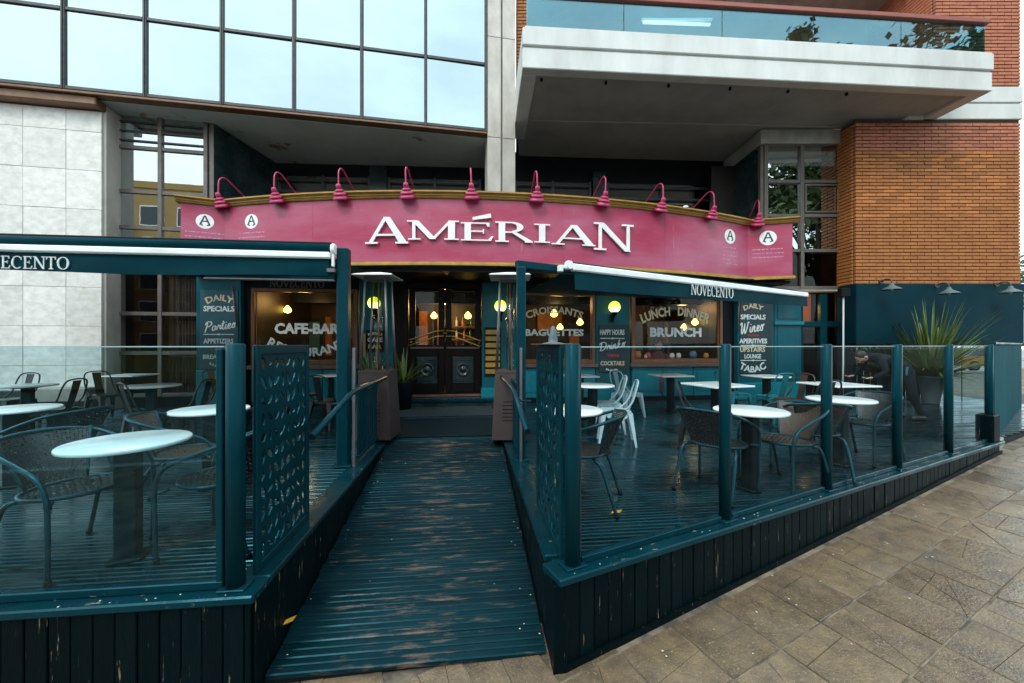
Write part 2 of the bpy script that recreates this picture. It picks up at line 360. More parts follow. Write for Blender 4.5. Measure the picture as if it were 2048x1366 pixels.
m_globe = MAT('lit_globe', (.8, .85, .3), .4, emit=((.70, .82, .05), 1.25))
def globe_glow(m):              # the bulb inside sits low, so the shade is palest there
    n, l = m.node_tree.nodes, m.node_tree.links; t = n.new('ShaderNodeTexCoord'); sx = n.new('ShaderNodeSeparateXYZ'); cr_ = n.new('ShaderNodeValToRGB')
    l.new(t.outputs['Generated'], sx.inputs[0]); l.new(sx.outputs['Z'], cr_.inputs['Fac']); e = cr_.color_ramp.elements
    e[0].position = .30; e[0].color = (1.0, .95, .42, 1); e[1].position = .62; e[1].color = (.50, .62, .015, 1); l.new(cr_.outputs['Color'], n['Principled BSDF'].inputs['Emission Color'])
globe_glow(m_globe)
m_warm = MAT('lit_warm_lamp', (.9, .7, .2), .4, emit=((1, .62, .10), 5))
m_spot = MAT('lit_spot', (1, .9, .7), .4, emit=((1, .8, .5), 14))
m_tubel = MAT('lit_tube', (1, 1, 1), .4, emit=((1, 1, .97), 1.6))
# ================================================================ GROUND
DZ = .514                       # terrace floor height
def gz(X, Y):
    g = .03 * (X - .21) + .062 * (Y - 2.345)
    if g < -.12: g = -.12
    return g if g < .30 else .30 + .16 * math.tanh((g - .30) / .16)
def sheet(name, x0, x1, y0, y1, nx, ny, dz, mat):
    m = MB(); xs = [x0 + (x1 - x0) * i / nx for i in range(nx + 1)]; ys = [y0 + (y1 - y0) * i / ny for i in range(ny + 1)]
    m.add([(x, y, gz(x, y) + dz) for y in ys for x in xs], [(j * (nx + 1) + i, j * (nx + 1) + i + 1, (j + 1) * (nx + 1) + i + 1, (j + 1) * (nx + 1) + i) for j in range(ny) for i in range(nx)], True)
    return single(name, m, mat, kind='structure')
sheet('ground', -150, 200, -160, 220, 70, 76, -.20, m_asph)
sheet('street', -120, 150, -16, -3.2, 90, 8, -.14, m_asph)
pav = sheet('pavement', -30, 34, -3.0, 24, 128, 54, -.008, m_groove); BASE[pav.name] = (0, 0, 0)
# paving stones: squares split into irregular stones, laid parallel to the slanting fence
def tile_mesh(seed):
    rnd = random.Random(seed); S = .425; g = .0045; h = S / 2 - g; m = MB()
    def cut(poly, p, d):       # split a convex polygon by a line
        A, B = [], []; n = Vector((-d[1], d[0]))
        sd_ = [n.dot(Vector(q) - Vector(p)) for q in poly]
        for i in range(len(poly)):
            a, b = poly[i], poly[(i + 1) % len(poly)]; sa, sb = sd_[i], sd_[(i + 1) % len(poly)]
            (A if sa >= 0 else B).append(a)
            if sa * sb < 0:
                t = sa / (sa - sb); q = (a[0] + (b[0] - a[0]) * t, a[1] + (b[1] - a[1]) * t); A.append(q); B.append(q)
        return [q for q in (A, B) if len(q) > 2]
    ps = [[(-h, -h), (h, -h), (h, h), (-h, h)]]
    for k in range(rnd.choice((1, 1, 2, 2, 3))):
        a = rnd.uniform(0, math.pi) if rnd.random() < .45 else rnd.choice((0, math.pi / 2)) + rnd.uniform(-.12, .12); p = (rnd.uniform(-.1, .1), rnd.uniform(-.1, .1)); o = []
        for q in ps: o += cut(q, p, (math.cos(a), math.sin(a)))
        ps = o
    for q in ps:
        cx = sum(p[0] for p in q) / len(q); cy = sum(p[1] for p in q) / len(q); dz = rnd.uniform(-.0018, .0012)
        tx, ty = rnd.uniform(-.006, .006), rnd.uniform(-.006, .006)
        def sh(p, e): 
            l = math.hypot(p[0] - cx, p[1] - cy); f = max(0, 1 - e / l); return (cx + (p[0] - cx) * f, cy + (p[1] - cy) * f)
        n = len(q); a = [(*sh(p, .0008), -.03) for p in q]; b = [(*sh(p, .0012), -.005 + dz) for p in q]
        c = [(*sh(p, .005), dz + (p[0] - cx) * tx + (p[1] - cy) * ty) for p in q]
        m.add(a + b + c, [(i, (i + 1) % n, n + (i + 1) % n, n + i) for i in range(n)] + [(n + i, n + (i + 1) % n, 2 * n + (i + 1) % n, 2 * n + i) for i in range(n)] + [tuple(range(2 * n, 3 * n))])
    me = m.mesh('paving_stone'); me.materials.append(m_tile); return me
TM = [tile_mesh(s) for s in range(9)]
P_ = .425; slots = []
for i in range(-9, 40):
    for j in range(-5, 26):
        u = (i + .5) * P_ - .17; v = -.12 - (j + .5) * P_
        x, y = FE.xy(u, v)
        if y < .75 or x < -2.6: continue
        if v > -.12 and K.uv(x, y)[1] > (.08 if x > -1.35 else -.05): continue
        k = x / y; gy = (CZ - gz(x, y)) / y
        if abs(k) > 1.45 or gy > 1.05: continue
        slots.append((x * x + y * y, x, y))
slots.sort(); rest = []
for n_, (d2, x, y) in enumerate(slots):
    e = .05; zx = (gz(x + e, y) - gz(x - e, y)) / (2 * e); zy = (gz(x, y + e) - gz(x, y - e)) / (2 * e)
    nrm = Vector((-zx, -zy, 1)).normalized(); ux = Vector((FE.c, FE.s, 0)); ux = (ux - nrm * ux.dot(nrm)).normalized(); vy = nrm.cross(ux)
    q = random.randrange(4); a = q * math.pi / 2
    ux2 = ux * math.cos(a) + vy * math.sin(a); vy2 = nrm.cross(ux2)
    Mx = Matrix((( ux2.x, vy2.x, nrm.x, x), (ux2.y, vy2.y, nrm.y, y), (ux2.z, vy2.z, nrm.z, gz(x, y) + random.uniform(-.002, .002)), (0, 0, 0, 1)))
    me = TM[random.randrange(9)]
    if n_ < 300:
        o = bpy.data.objects.new('paving_stone', me); C.collection.objects.link(o); o.parent = pav; o.matrix_world = Mx
    else: rest.append((me, Mx))
mr = MB()
for me, Mx in rest: mr.add([Mx @ v_.co for v_ in me.vertices], [tuple(p.vertices) for p in me.polygons])
if rest: part('far_paving_stones', mr, m_tile, pav, kind='stuff')

# ================================================================ OFFICE BUILDING (left)
ZC = CZ + 425 / F * 9.2         # underside of the curtain wall
LBt = thing('office_building', 'office building with mirrored curtain wall over pale travertine panels', 'building', LB, (0, .3, 0))
u7 = LB.u(972); u1 = LB.u(128); pit = (u7 - u1) / 6; zr = [ZC + .05, ZC + 1.60, ZC + 3.2, ZC + 4.8]
us = [u7 - pit * i for i in range(9)]
core = MB().box(us[-1], u7 + .02, .16, 1.2, ZC + .06, zr[-1]); part('wall_core', core, m_pane_dark, LBt)
cw = MB()
for u in us: cw.cbox(u - .035, u + .035, -.045, .10, ZC, zr[-1], .008); cw.box(u - .008, u + .008, -.062, -.045, ZC, zr[-1])
for z in zr:
    for i in range(8):
        cw.cbox(us[i + 1] + .036, us[i] - .036, -.035, .10, z - .035, z + .035, .008)
cwf = part('curtain_wall_frame', cw, m_mull, LBt); BASE[cwf.name] = (0, .3, 0)
for i in range(8):
    for j in range(3):
        t1, t2 = random.uniform(-.005, .005), random.uniform(-.004, .004)
        m = MB(); x0, x1, z0, z1 = us[i + 1] + .036, us[i] - .036, zr[j] + .036, zr[j + 1] - .036
        m.hexa([(x0, .0 + t1, z0), (x1, .0 - t1, z0), (x1, .012 - t1, z0), (x0, .012 + t1, z0), (x0, .0 + t1 + t2, z1), (x1, .0 - t1 + t2, z1), (x1, .012 - t1 + t2, z1), (x0, .012 + t1 + t2, z1)])
        part('pane', m, m_curtain, cwf)
# bottom edge channel of the curtain wall
part('bottom_channel', MB().cbox(us[-1], u7 + .03, -.05, .16, ZC - .05, ZC - .002, .008), m_bronze, LBt)
uT = LB.u(205, .26)
part('bronze_trim', MB().cbox(us[-1], uT + .05, .02, .30, ZC - .22, ZC - .052, .02), m_bronze, LBt)
# travertine panels
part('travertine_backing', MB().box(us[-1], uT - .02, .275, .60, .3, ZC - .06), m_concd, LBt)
zj = LB.z(90, 731, .26); ph = (LB.z(90, 573, .26) - zj) / 2; cols = [LB.u(48, .26), LB.u(134, .26)]; cp = cols[1] - cols[0]
cx_ = [uT] + [cols[1] - cp * i for i in range(5)]
for j in range(-1, 8):
    for i in range(len(cx_) - 1):
        z0 = zj + ph * j; z1 = min(z0 + ph, ZC - .24); z0 = max(z0, LB.z(90, 780, .26))
        if z1 - z0 < .05: continue
        part('travertine_panel', MB().cbox(cx_[i + 1] + .003, cx_[i] - .003, .235 + random.uniform(-.002, .003), .274, z0 + .003, z1 - .003, .004), m_trav, LBt)
part('granite_plinth', MB().cbox(us[-1], uT + .01, .20, .60, .2, LB.z(90, 780, .26) - .003, .01), m_dark, LBt)
part('stone_ledge', MB().cbox(LB.u(55, 0), LB.u(182, 0), -.12, .19, LB.z(100, 803, 0), LB.z(100, 776, 0), .015), m_concd, LBt)
# jamb and tall window
jm = MB().cbox(uT - .019, uT + .045, .285, .80, .3, ZC - .07, .008); part('marble_jamb', jm, m_col, LBt)
VW = .66; yr = [232, 300, 387, 458, 545, 628, 706, 790]; uw0, uw1, uwm = LB.u(236, VW), LB.u(413, VW), LB.u(322, VW)
zw = [LB.z(322, y, VW) for y in yr]; wf = MB()
for u in (uw0, uwm, uw1): wf.cbox(u - .04, u + .04, VW - .05, VW + .06, zw[-1] - .03, zw[0] + .05, .006)
wf.cbox(uw0 - .13, uw0 - .05, VW - .02, VW + .06, zw[-1], zw[0] + .05, .006); wf.cbox(uw1 + .05, uw1 + .15, VW - .01, VW + .06, zw[-1], zw[0] + .05, .006)
for z in zw:
    for a, b in ((uw0, uwm), (uwm, uw1)): wf.cbox(a + .041, b - .041, VW - .04, VW + .05, z - .04, z + .04, .006)
twin = part('tall_window', wf, m_alu, LBt)
for j in range(7):
    for a, b in ((uw0, uwm), (uwm, uw1)):
        part('pane', MB().box(a + .042, b - .042, VW, VW + .01, zw[j + 1] + .041, zw[j] - .041), m_win_glass if j < 4 else m_win_glass2, twin)
for k in range(3):
    z = zw[1] + (zw[0] - zw[1]) * (.2 + .27 * k)
    for a, b in ((uw0, uwm), (uwm, uw1)): part('louvre_bar', MB().cbox(a + .042, b - .042, VW - .035, VW - .012, z - .018, z + .018, .004), m_mull, twin)
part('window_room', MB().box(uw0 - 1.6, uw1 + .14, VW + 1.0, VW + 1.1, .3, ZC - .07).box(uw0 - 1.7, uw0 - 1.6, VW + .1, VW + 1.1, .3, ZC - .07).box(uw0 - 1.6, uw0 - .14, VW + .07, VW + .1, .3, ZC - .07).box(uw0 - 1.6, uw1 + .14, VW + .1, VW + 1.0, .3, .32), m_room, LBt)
cu = MB(); n = 60; x0, x1 = uwm + .06, uw1 - .03       # curtain with folds behind the lower right panes
cu.add([(x0 + (x1 - x0) * i / n, VW + .14 + .035 * math.sin(i * 1.37) + .02 * math.sin(i * .61 + .5 * e), (zw[-1], zw[4])[e]) for e in (0, 1) for i in range(n + 1)], [(i, i + 1, n + 2 + i, n + 1 + i) for i in range(n)], True)
part('curtain', cu, m_curt, LBt)
# recess: side wall, soffit, column
def wp(px, D): return ((px - 1024) / F * D, D)
def slab(poly, z0, z1, fr):     # world footprint -> frame coordinates
    return MB().prism([fr.uv(*p) for p in poly], z0, z1, 'z')
pA = LB.xy(uw1 + .16, VW - .01); pB = wp(550, 10.56)
part('dark_marble_side_wall', slab([pA, pB, (pB[0] - .4, pB[1] + .1), (pA[0] - .18, pA[1] + .35)], .3, ZC - .06, LB), m_dark, LBt)
sA = LB.xy(uT - .05, .17); sB = LB.xy(u7 + .02, .17)
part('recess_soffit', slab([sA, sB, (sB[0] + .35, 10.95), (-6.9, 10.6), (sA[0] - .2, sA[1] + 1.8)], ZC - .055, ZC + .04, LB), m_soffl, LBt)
uc0, uc1, ucm = u7 + .034, LB.u(1030), LB.u(1003)
for a, b in ((uc0, ucm - .022), (ucm + .022, uc1)):
    for z0, z1 in ((3.9, 6.73), (6.74, 9.1), (9.11, 11.6)):
        part('column_stone', MB().cbox(a, b, -.04, .5, z0, z1, .006), m_col, LBt)
part('column_core', MB().box(uc0 + .02, uc1 - .02, .03, .48, 3.9, 11.6), m_concd, LBt)

# back wall of the recess, shared by both halves
BW = Fr(*wp(550, 10.56), 3.2)
bwt = thing('recessed_back_wall', 'dark recessed wall with slatted windows above the shop sign', 'wall', BW, (0, 0, 4.4))
part('wall', MB().box(-.6, 13.2, .12, .4, 3.0, 7.3), m_black, bwt)
for k, (a, b) in enumerate(((552, 738), (778, 960), (1032, 1180), (1215, 1430))):
    ua, ub = BW.u(a), BW.u(b); zt, zb = (6.45, 4.5)
    fr_ = MB()
    for u in (ua, (ua + ub) / 2, ub): fr_.cbox(u - .035, u + .035, -.02, .11, zb, zt, .006)
    wfr = part('window_frame', fr_, m_mull, bwt)
    for (x0, x1) in ((ua, (ua + ub) / 2), ((ua + ub) / 2, ub)):
        part('pane', MB().box(x0 + .036, x1 - .036, .08, .09, zb, zt), m_win_glass, wfr)
    for j in range(6):
        z = zt - .12 - j * .33
        for (x0, x1) in ((ua, (ua + ub) / 2), ((ua + ub) / 2, ub)):
            part('slat', MB().cbox(x0 + .037, x1 - .037, -.03, .05, z - .035, z + .035, .005), m_mull, wfr)
for a, b in ((738, 778), (1182, 1213)): part('pilaster', MB().cbox(BW.u(a) + .04, BW.u(b) - .04, -.10, .118, 3.2, 6.7), m_dark, bwt)

# ================================================================ BRICK BUILDING (right)
ZS = CZ + 450 / F * 9.2         # underside of balcony and of the brick face's white band
RBt = thing('brick_building', 'orange brick building with teal ground floor and jutting white balcony', 'building', RB, (10, .3, 0))
X0, X1 = (1710 - 1024) / F * 9.2, (2040 - 1024) / F * 9.2; ZB = CZ + 122 / F * 9.2
part('brick_core', MB().box(X0 + .012, X1 - .012, .012, .55, ZB + .002, ZS), m_mort, RBt)
CO, BL = .0825, .325
def bricks(x0, x1, z0, z1, put, v=0., off=0):
    j = 0; z = z0
    while z + CO * .8 < z1:
        x = x0 - (BL / 2 if (j + off) % 2 else 0)
        while x < x1 - .02:
            a, b = max(x, x0), min(x + BL, x1)
            if b - a > .05: put(a + .007, b - .007, z + .010, z + CO - .010)
            x += BL
        z += CO; j += 1
bl = []; bricks(X0, X1, ZB, ZS - .02, lambda a, b, c, d: bl.append((a, b, c, d)))
BM = {}
def unit_brick(mat):
    m = MB().cbox(-.5, .5, -.5, .5, -.5, .5, .03); me = m.mesh('brick'); me.materials.append(mat); return me
ub1, ub2 = unit_brick(m_brick), unit_brick(m_brickr)
bl.sort(key=lambda q: (q[0] > X0 + 3.3, -q[2])); restb = MB(); restr = MB()
for n_, (a, b, c, d) in enumerate(bl):
    red = c > CZ + 382 / F * 9.2
    pr = random.uniform(-.003, .004)
    if n_ < 296:
        o = bpy.data.objects.new('brick', ub2 if red else ub1); C.collection.objects.link(o); o.parent = RBt
        o.location = ((a + b) / 2 - 10, .02 + pr - .3, (c + d) / 2); o.scale = (b - a, .07, d - c)
    else: (restr if red else restb).cbox(a, b, -.015 + pr, .05, c, d, .003)
bricks(9.62 + .36, X1, ZS + .80, 11.0, lambda a, b, c, d: restr.cbox(a, b, -.015 + random.uniform(-.003, .003), .05, c, d, .003))
part('upper_brick_core', MB().box(9.98 + .012, X1 - .012, .012, 1.9, ZS + .78, 11), m_mort, RBt)
# returns of the brick face
def ret(x, y0, y1, z0, z1, s, M_):
    z = z0; j = 0
    while z + CO * .8 < z1:
        y = y0 - (BL / 2 if j % 2 else 0)
        while y < y1 - .02:
            a, b = max(y, y0), min(y + BL, y1)
            if b - a > .05: M_.cbox(x - .012 * s - .02, x - .012 * s + .02, a + .006, b - .006, z + .008, z + CO - .008, .003)
            y += BL
        z += CO; j += 1
ret(X0 + .012, .06, .50, ZB, ZS - .02, 1, restb)
ret(9.98 + .012, .06, 1.9, ZS + .80, 11, 1, restr); ret(X1 - .012, .06, .5, ZB, ZS - .02, -1, restb); ret(X1 - .012, .06, .5, ZS + .8, 11, -1, restr)
part('orange_brick_courses', restb, m_brick, RBt, kind='stuff'); part('red_brick_courses', restr, m_brickr, RBt, kind='stuff')
part('concrete_band', MB().cbox(9.3, X1 + .02, -.05, .5, ZS + .39, ZS + .76, .012).cbox(9.3, X1 + .02, -.04, .5, ZS - .0, ZS + .365, .012).box(9.3, X1, 0, .5, ZS + .364, ZS + .391), m_conc, RBt)
# teal ground floor and the mirror panes below it
ZL = 1.855
part('teal_wall', MB().cbox(X0 - .02, X1 + .03, -.06, .5, ZL, ZB, .012), m_tealw, RBt)
part('wall_ledge', MB().cbox(X0 - .05, X1 + .05, -.09, -.062, ZL - .05, ZL + .02, .006), m_black, RBt)
for a, b in ((0, 1.28), (1.3, 2.58), (2.6, 3.89)):
    part('mirror_pane', MB().cbox(X0 + a, X0 + b, .06, .075, DZ - .02, ZL - .052, .003), m_mirror, RBt)
part('plinth_wall', MB().box(X0, X1, .10, .5, DZ - .1, ZL - .002), m_pane_dark, RBt)
# concrete beam over the bay window, bay window
zb0, zb1 = CZ + 403 / F * 9.59, CZ + 432 / F * 9.59 - .004; xa, xb = (1522 - 1024) / F * 9.59, X0 - .005
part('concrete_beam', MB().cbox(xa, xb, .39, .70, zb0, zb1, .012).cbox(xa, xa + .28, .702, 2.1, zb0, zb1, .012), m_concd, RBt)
VB = .50; xs = [(p - 1024) / F * (9.2 + VB) for p in (1530, 1602, 1682)]; yb = [290, 364, 432, 502, 576]
zz = [CZ + (690 - y) / F * (9.2 + VB) for y in yb]; bf = MB()
for x in xs: bf.cbox(x - .045, x + .045, VB - .06, VB + .08, zz[-1] - .05, zb0 - .002, .006)
bf.cbox(xs[0] - .13, xs[0] - .05, VB - .03, VB + .08, zz[-1] - .05, zb0 - .002, .006)
for z in zz:
    for a, b in ((xs[0], xs[1]), (xs[1], xs[2])): bf.cbox(a + .046, b - .046, VB - .05, VB + .07, z - .04, z + .04, .006)
bay = part('bay_window', bf, m_alu, RBt)
for j in range(4):
    for i in (0, 1):
        part('pane', MB().box(xs[i] + .046, xs[i + 1] - .046, VB, VB + .01, zz[j + 1] + .041, zz[j] - .041), m_win_glass if j < 3 else m_win_glass2, bay)
f2 = MB(); a, b, c, d = xs[1] + .07, xs[2] - .07, zz[2] + .07, zz[1] - .07
for q in ((a, a + .04, c, d), (b - .04, b, c, d), (a + .041, b - .041, c, c + .04), (a + .041, b - .041, d - .04, d)): f2.cbox(q[0], q[1], VB - .055, VB - .012, q[2], q[3], .004)
part('opening_sash', f2, m_alu, bay)
part('bay_sill', MB().cbox(xs[0] + .05, X0 - .03, VB - .10, VB + .1, zz[-1] - .10, zz[-1] - .052, .006), m_concd, RBt)
part('bay_side_wall', MB().box(xa + .02, xa + .2, .71, 2.0, 3.0, zb0 - .003), m_dark, RBt)
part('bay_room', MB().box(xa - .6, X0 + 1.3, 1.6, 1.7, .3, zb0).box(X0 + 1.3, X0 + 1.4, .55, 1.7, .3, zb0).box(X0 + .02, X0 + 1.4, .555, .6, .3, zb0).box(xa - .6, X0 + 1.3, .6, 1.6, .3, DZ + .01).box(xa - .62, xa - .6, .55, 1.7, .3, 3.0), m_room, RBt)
# low lit window below the bay
xl = [(p - 1024) / F * (9.2 + VB) for p in (1604, 1638, 1652, 1682)]; lw_ = MB()
for x0, x1 in ((xl[0] - .06, xl[0]), (xl[1], xl[2]), (xl[3], xl[3] + .08)): lw_.cbox(x0, x1, VB - .05, VB + .05, DZ, 3.10, .006)
lw_.cbox(xl[0] + .001, xl[1] - .001, VB - .06, VB + .06, 2.28, 2.42, .01); lw_.cbox(xl[2] + .001, xl[3] - .001, VB - .06, VB + .06, 2.28, 2.42, .01)
low = part('low_window', lw_, m_post, RBt)
part('pane', MB().box(xl[0] + .001, xl[1] - .001, VB, VB + .01, DZ, 2.279).box(xl[0] + .001, xl[1] - .001, VB, VB + .01, 2.421, 3.1).box(xl[2] + .001, xl[3] - .001, VB, VB + .01, DZ, 2.279).box(xl[2] + .001, xl[3] - .001, VB, VB + .01, 2.421, 3.1), m_shop_glass, low)
# balcony
Lb = BA.uv(*[q for q in ((1985 - 1024) / F * 8.15, 8.15)])[0]
balc = part('balcony', MB().cbox(0, Lb, -.03, .22, ZS + .42, ZS + .765, .015).cbox(0, Lb, 0, .22, ZS, ZS + .395, .015).box(.02, Lb - .02, .02, .2, ZS + .394, ZS + .421)
            .cbox(0, .30, .221, 2.6, ZS, ZS + .764, .012).cbox(Lb - .30, Lb, .221, 1.75, ZS, ZS + .764, .012).cbox(.05, Lb - .02, -.01, .05, ZS + .767, ZS + .80, .006), m_conc, RBt)
# the balcony's own frame differs from the building's: give it its own placement
def place(o, fr):
    o.matrix_parent_inverse = Matrix(); bx, by, bz = BASE[o.name]; x, y = fr.xy(bx, by)
    o.matrix_world = Matrix.Translation((x, y, bz)) @ Matrix.Rotation(fr.a, 4, 'Z'); return o
bpy.context.view_layer.update(); place(balc, BA); bpy.context.view_layer.update()
def bpart(name, mb, mat, kind=None):
    o = part(name, mb, mat, balc, kind); return o
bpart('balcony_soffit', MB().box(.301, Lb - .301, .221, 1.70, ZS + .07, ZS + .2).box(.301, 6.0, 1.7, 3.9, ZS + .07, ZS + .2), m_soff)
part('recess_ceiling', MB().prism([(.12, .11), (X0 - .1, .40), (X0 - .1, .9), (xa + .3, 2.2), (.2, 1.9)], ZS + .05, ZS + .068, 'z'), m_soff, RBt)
for px in (1083, 1212, 1337, 1460, 1576, 1693):
    bpart('drain_spout', MB().lathe([(.028, ZS + .02), (.028, ZS + .075)], 10, (BA.u(px, .38), .38, 0)), m_black)
gj = [BA.u(p, .10) for p in (1052, 1247, 1443, 1625, 1800, 1968)]
for i in range(5): bpart('glass_panel', MB().box(gj[i] + .008, gj[i + 1] - .008, .08, .092, ZS + .801, ZS + 1.44), m_bal_glass)
bpart('glass_panel', MB().box(gj[-1] - .012, gj[-1], .10, 1.65, ZS + .801, ZS + 1.44), m_bal_glass)
bpart('handrail', MB().cbox(gj[0] - .05, gj[-1] + .05, .02, .16, ZS + 1.441, ZS + 1.54, .012).cbox(gj[-1] - .09, gj[-1] + .05, .161, 1.65, ZS + 1.441, ZS + 1.539, .012), m_rail)
part('balcony_back_wall', MB().box(.4, 9.97, 1.70, 1.9, ZS + .2, 11.2), m_brickr, RBt)
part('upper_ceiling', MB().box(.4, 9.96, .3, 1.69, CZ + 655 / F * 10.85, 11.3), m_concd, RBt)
part('corner_brick', MB().box((1033 - 1024) / F * 9.5, .39, .30, 1.9, ZS + .1, 11.3), m_mort, RBt)
cb = MB(); bricks((1033 - 1024) / F * 9.5, .39, ZS + .1, 11.0, lambda a, b, c, d: cb.cbox(a, b, .275, .33, c, d, .003)); part('corner_brick_courses', cb, m_brick, RBt, kind='stuff')
tl = thing('tube_light', 'white fluorescent tube light behind the balcony glass', 'light', RB, (4.2, .9, 9.9))
xm = [(p - 1024) / F * 10.1 for p in (1286, 1420)]; zt = CZ + (690 - 47) / F * 10.1
part('tube', MB().tube([(xm[0], .9, zt + .03), (xm[1], .9, zt - .03)], .035, 8), m_tubel, tl)
part('housing', MB().cbox(xm[0] - .05, xm[1] + .05, .86, .94, zt + .07, zt + .12), m_white, tl)
# dish lamps on the teal wall
WLp = None; used = [False]
def wall_lamp():
    t = thing('wall_lamp', '', 'lamp', RB, (0, 0, 0), 'dish lamps along the top of the teal wall')
    part('bracket', MB().lathe([(.05, -.02), (.05, .02)], 12, (0, -.085, .10), Matrix.Rotation(R(90), 4, 'X')).tube(crom([(0, -.09, .10), (0, -.2, .14), (0, -.32, .10), (0, -.34, .02)], 5), .014, 8), m_mull, t)
    part('shade', MB().lathe([(.03, .03), (.045, -.02), (.075, -.045), (.10, -.06), (.165, -.10), (.185, -.125), (.178, -.125), (.10, -.075), (.03, -.05)], 20, (0, -.34, 0)), m_pot, t)
    part('bulb', MB().lathe([(.002, -.15), (.035, -.12), (.03, -.06)], 10, (0, -.34, 0)), m_white, t)
    return t
WLp = wall_lamp()
for px, py, lb in ((1775, 577, 'grey dish lamp on the teal wall, nearest the white downpipe'), (1888, 585, 'grey dish lamp above the potted grass plant on the teal wall'), (2010, 583, 'grey dish lamp at the outer street corner of the teal wall')):
    spawn(WLp, used, (px - 1024) / F * 8.9, 9.2 - .06, CZ + (690 - py) / F * 8.9 + .08, 0, lb)
m_heatp = MAT('dull_white_pipe', (.5, .52, .52), .5)
# thin white pipe beside the low window
pt = thing('downpipe', 'thin white downpipe standing left of the teal wall', 'pipe', W0, (7.68, 9.0, DZ))
part('pipe', MB().tube([(7.62, 9.0, DZ), (7.66, 9.02, 1.4), (7.69, 9.05, 2.95)], .017, 8), m_heatp, pt)
part('junction_box', MB().cbox(7.6, 7.8, 8.98, 9.12, 2.95, 3.15, .01), m_black, pt)
# ================================================================ LETTERING
def text_mb(s, bold=.02, depth=.004):
    cu = bpy.data.curves.new('lettering', 'FONT'); cu.body = s; cu.offset = bold; cu.extrude = depth / 2; cu.resolution_u = 2
    o = bpy.data.objects.new('lettering', cu); C.collection.objects.link(o)
    dg = bpy.context.evaluated_depsgraph_get(); me = bpy.data.meshes.new_from_object(o.evaluated_get(dg))
    m = MB().add([v_.co[:] for v_ in me.vertices], [tuple(p.vertices) for p in me.polygons])
    bpy.data.objects.remove(o); bpy.data.curves.remove(cu); bpy.data.meshes.remove(me); return m
def fit(m, u0, u1, z0, z1, v, arc=0., d=.004):
    """text (x right, y up, z out) into the box u0..u1, z0..z1 on the plane v, bowed by arc (up in the middle)"""
    xs = [p[0] for p in m.v]; ys = [p[1] for p in m.v]; zs = [p[2] for p in m.v]
    a, b, c, e = min(xs), max(xs), min(ys), max(ys); zm = max(zs)
    hh = (z1 - z0) - abs(arc)
    def fn(x, y, z):
        t = (x - a) / (b - a); h = (y - c) / (e - c); q = 2 * t - 1
        k = 4 * arc / (u1 - u0)                  # slope at the ends: letters lean with the bow
        u = u0 + (u1 - u0) * t + k * q * (h - .5) * hh * .8
        return (u, v - d if z > 0 else v + .001, z0 + hh * h + (arc * (1 - q * q) if arc > 0 else -arc * q * q))
    return m.warp(fn)
def line(s, u0, u1, z0, z1, v, arc=0., bold=.02): return fit(text_mb(s, bold), u0, u1, z0, z1, v, arc)
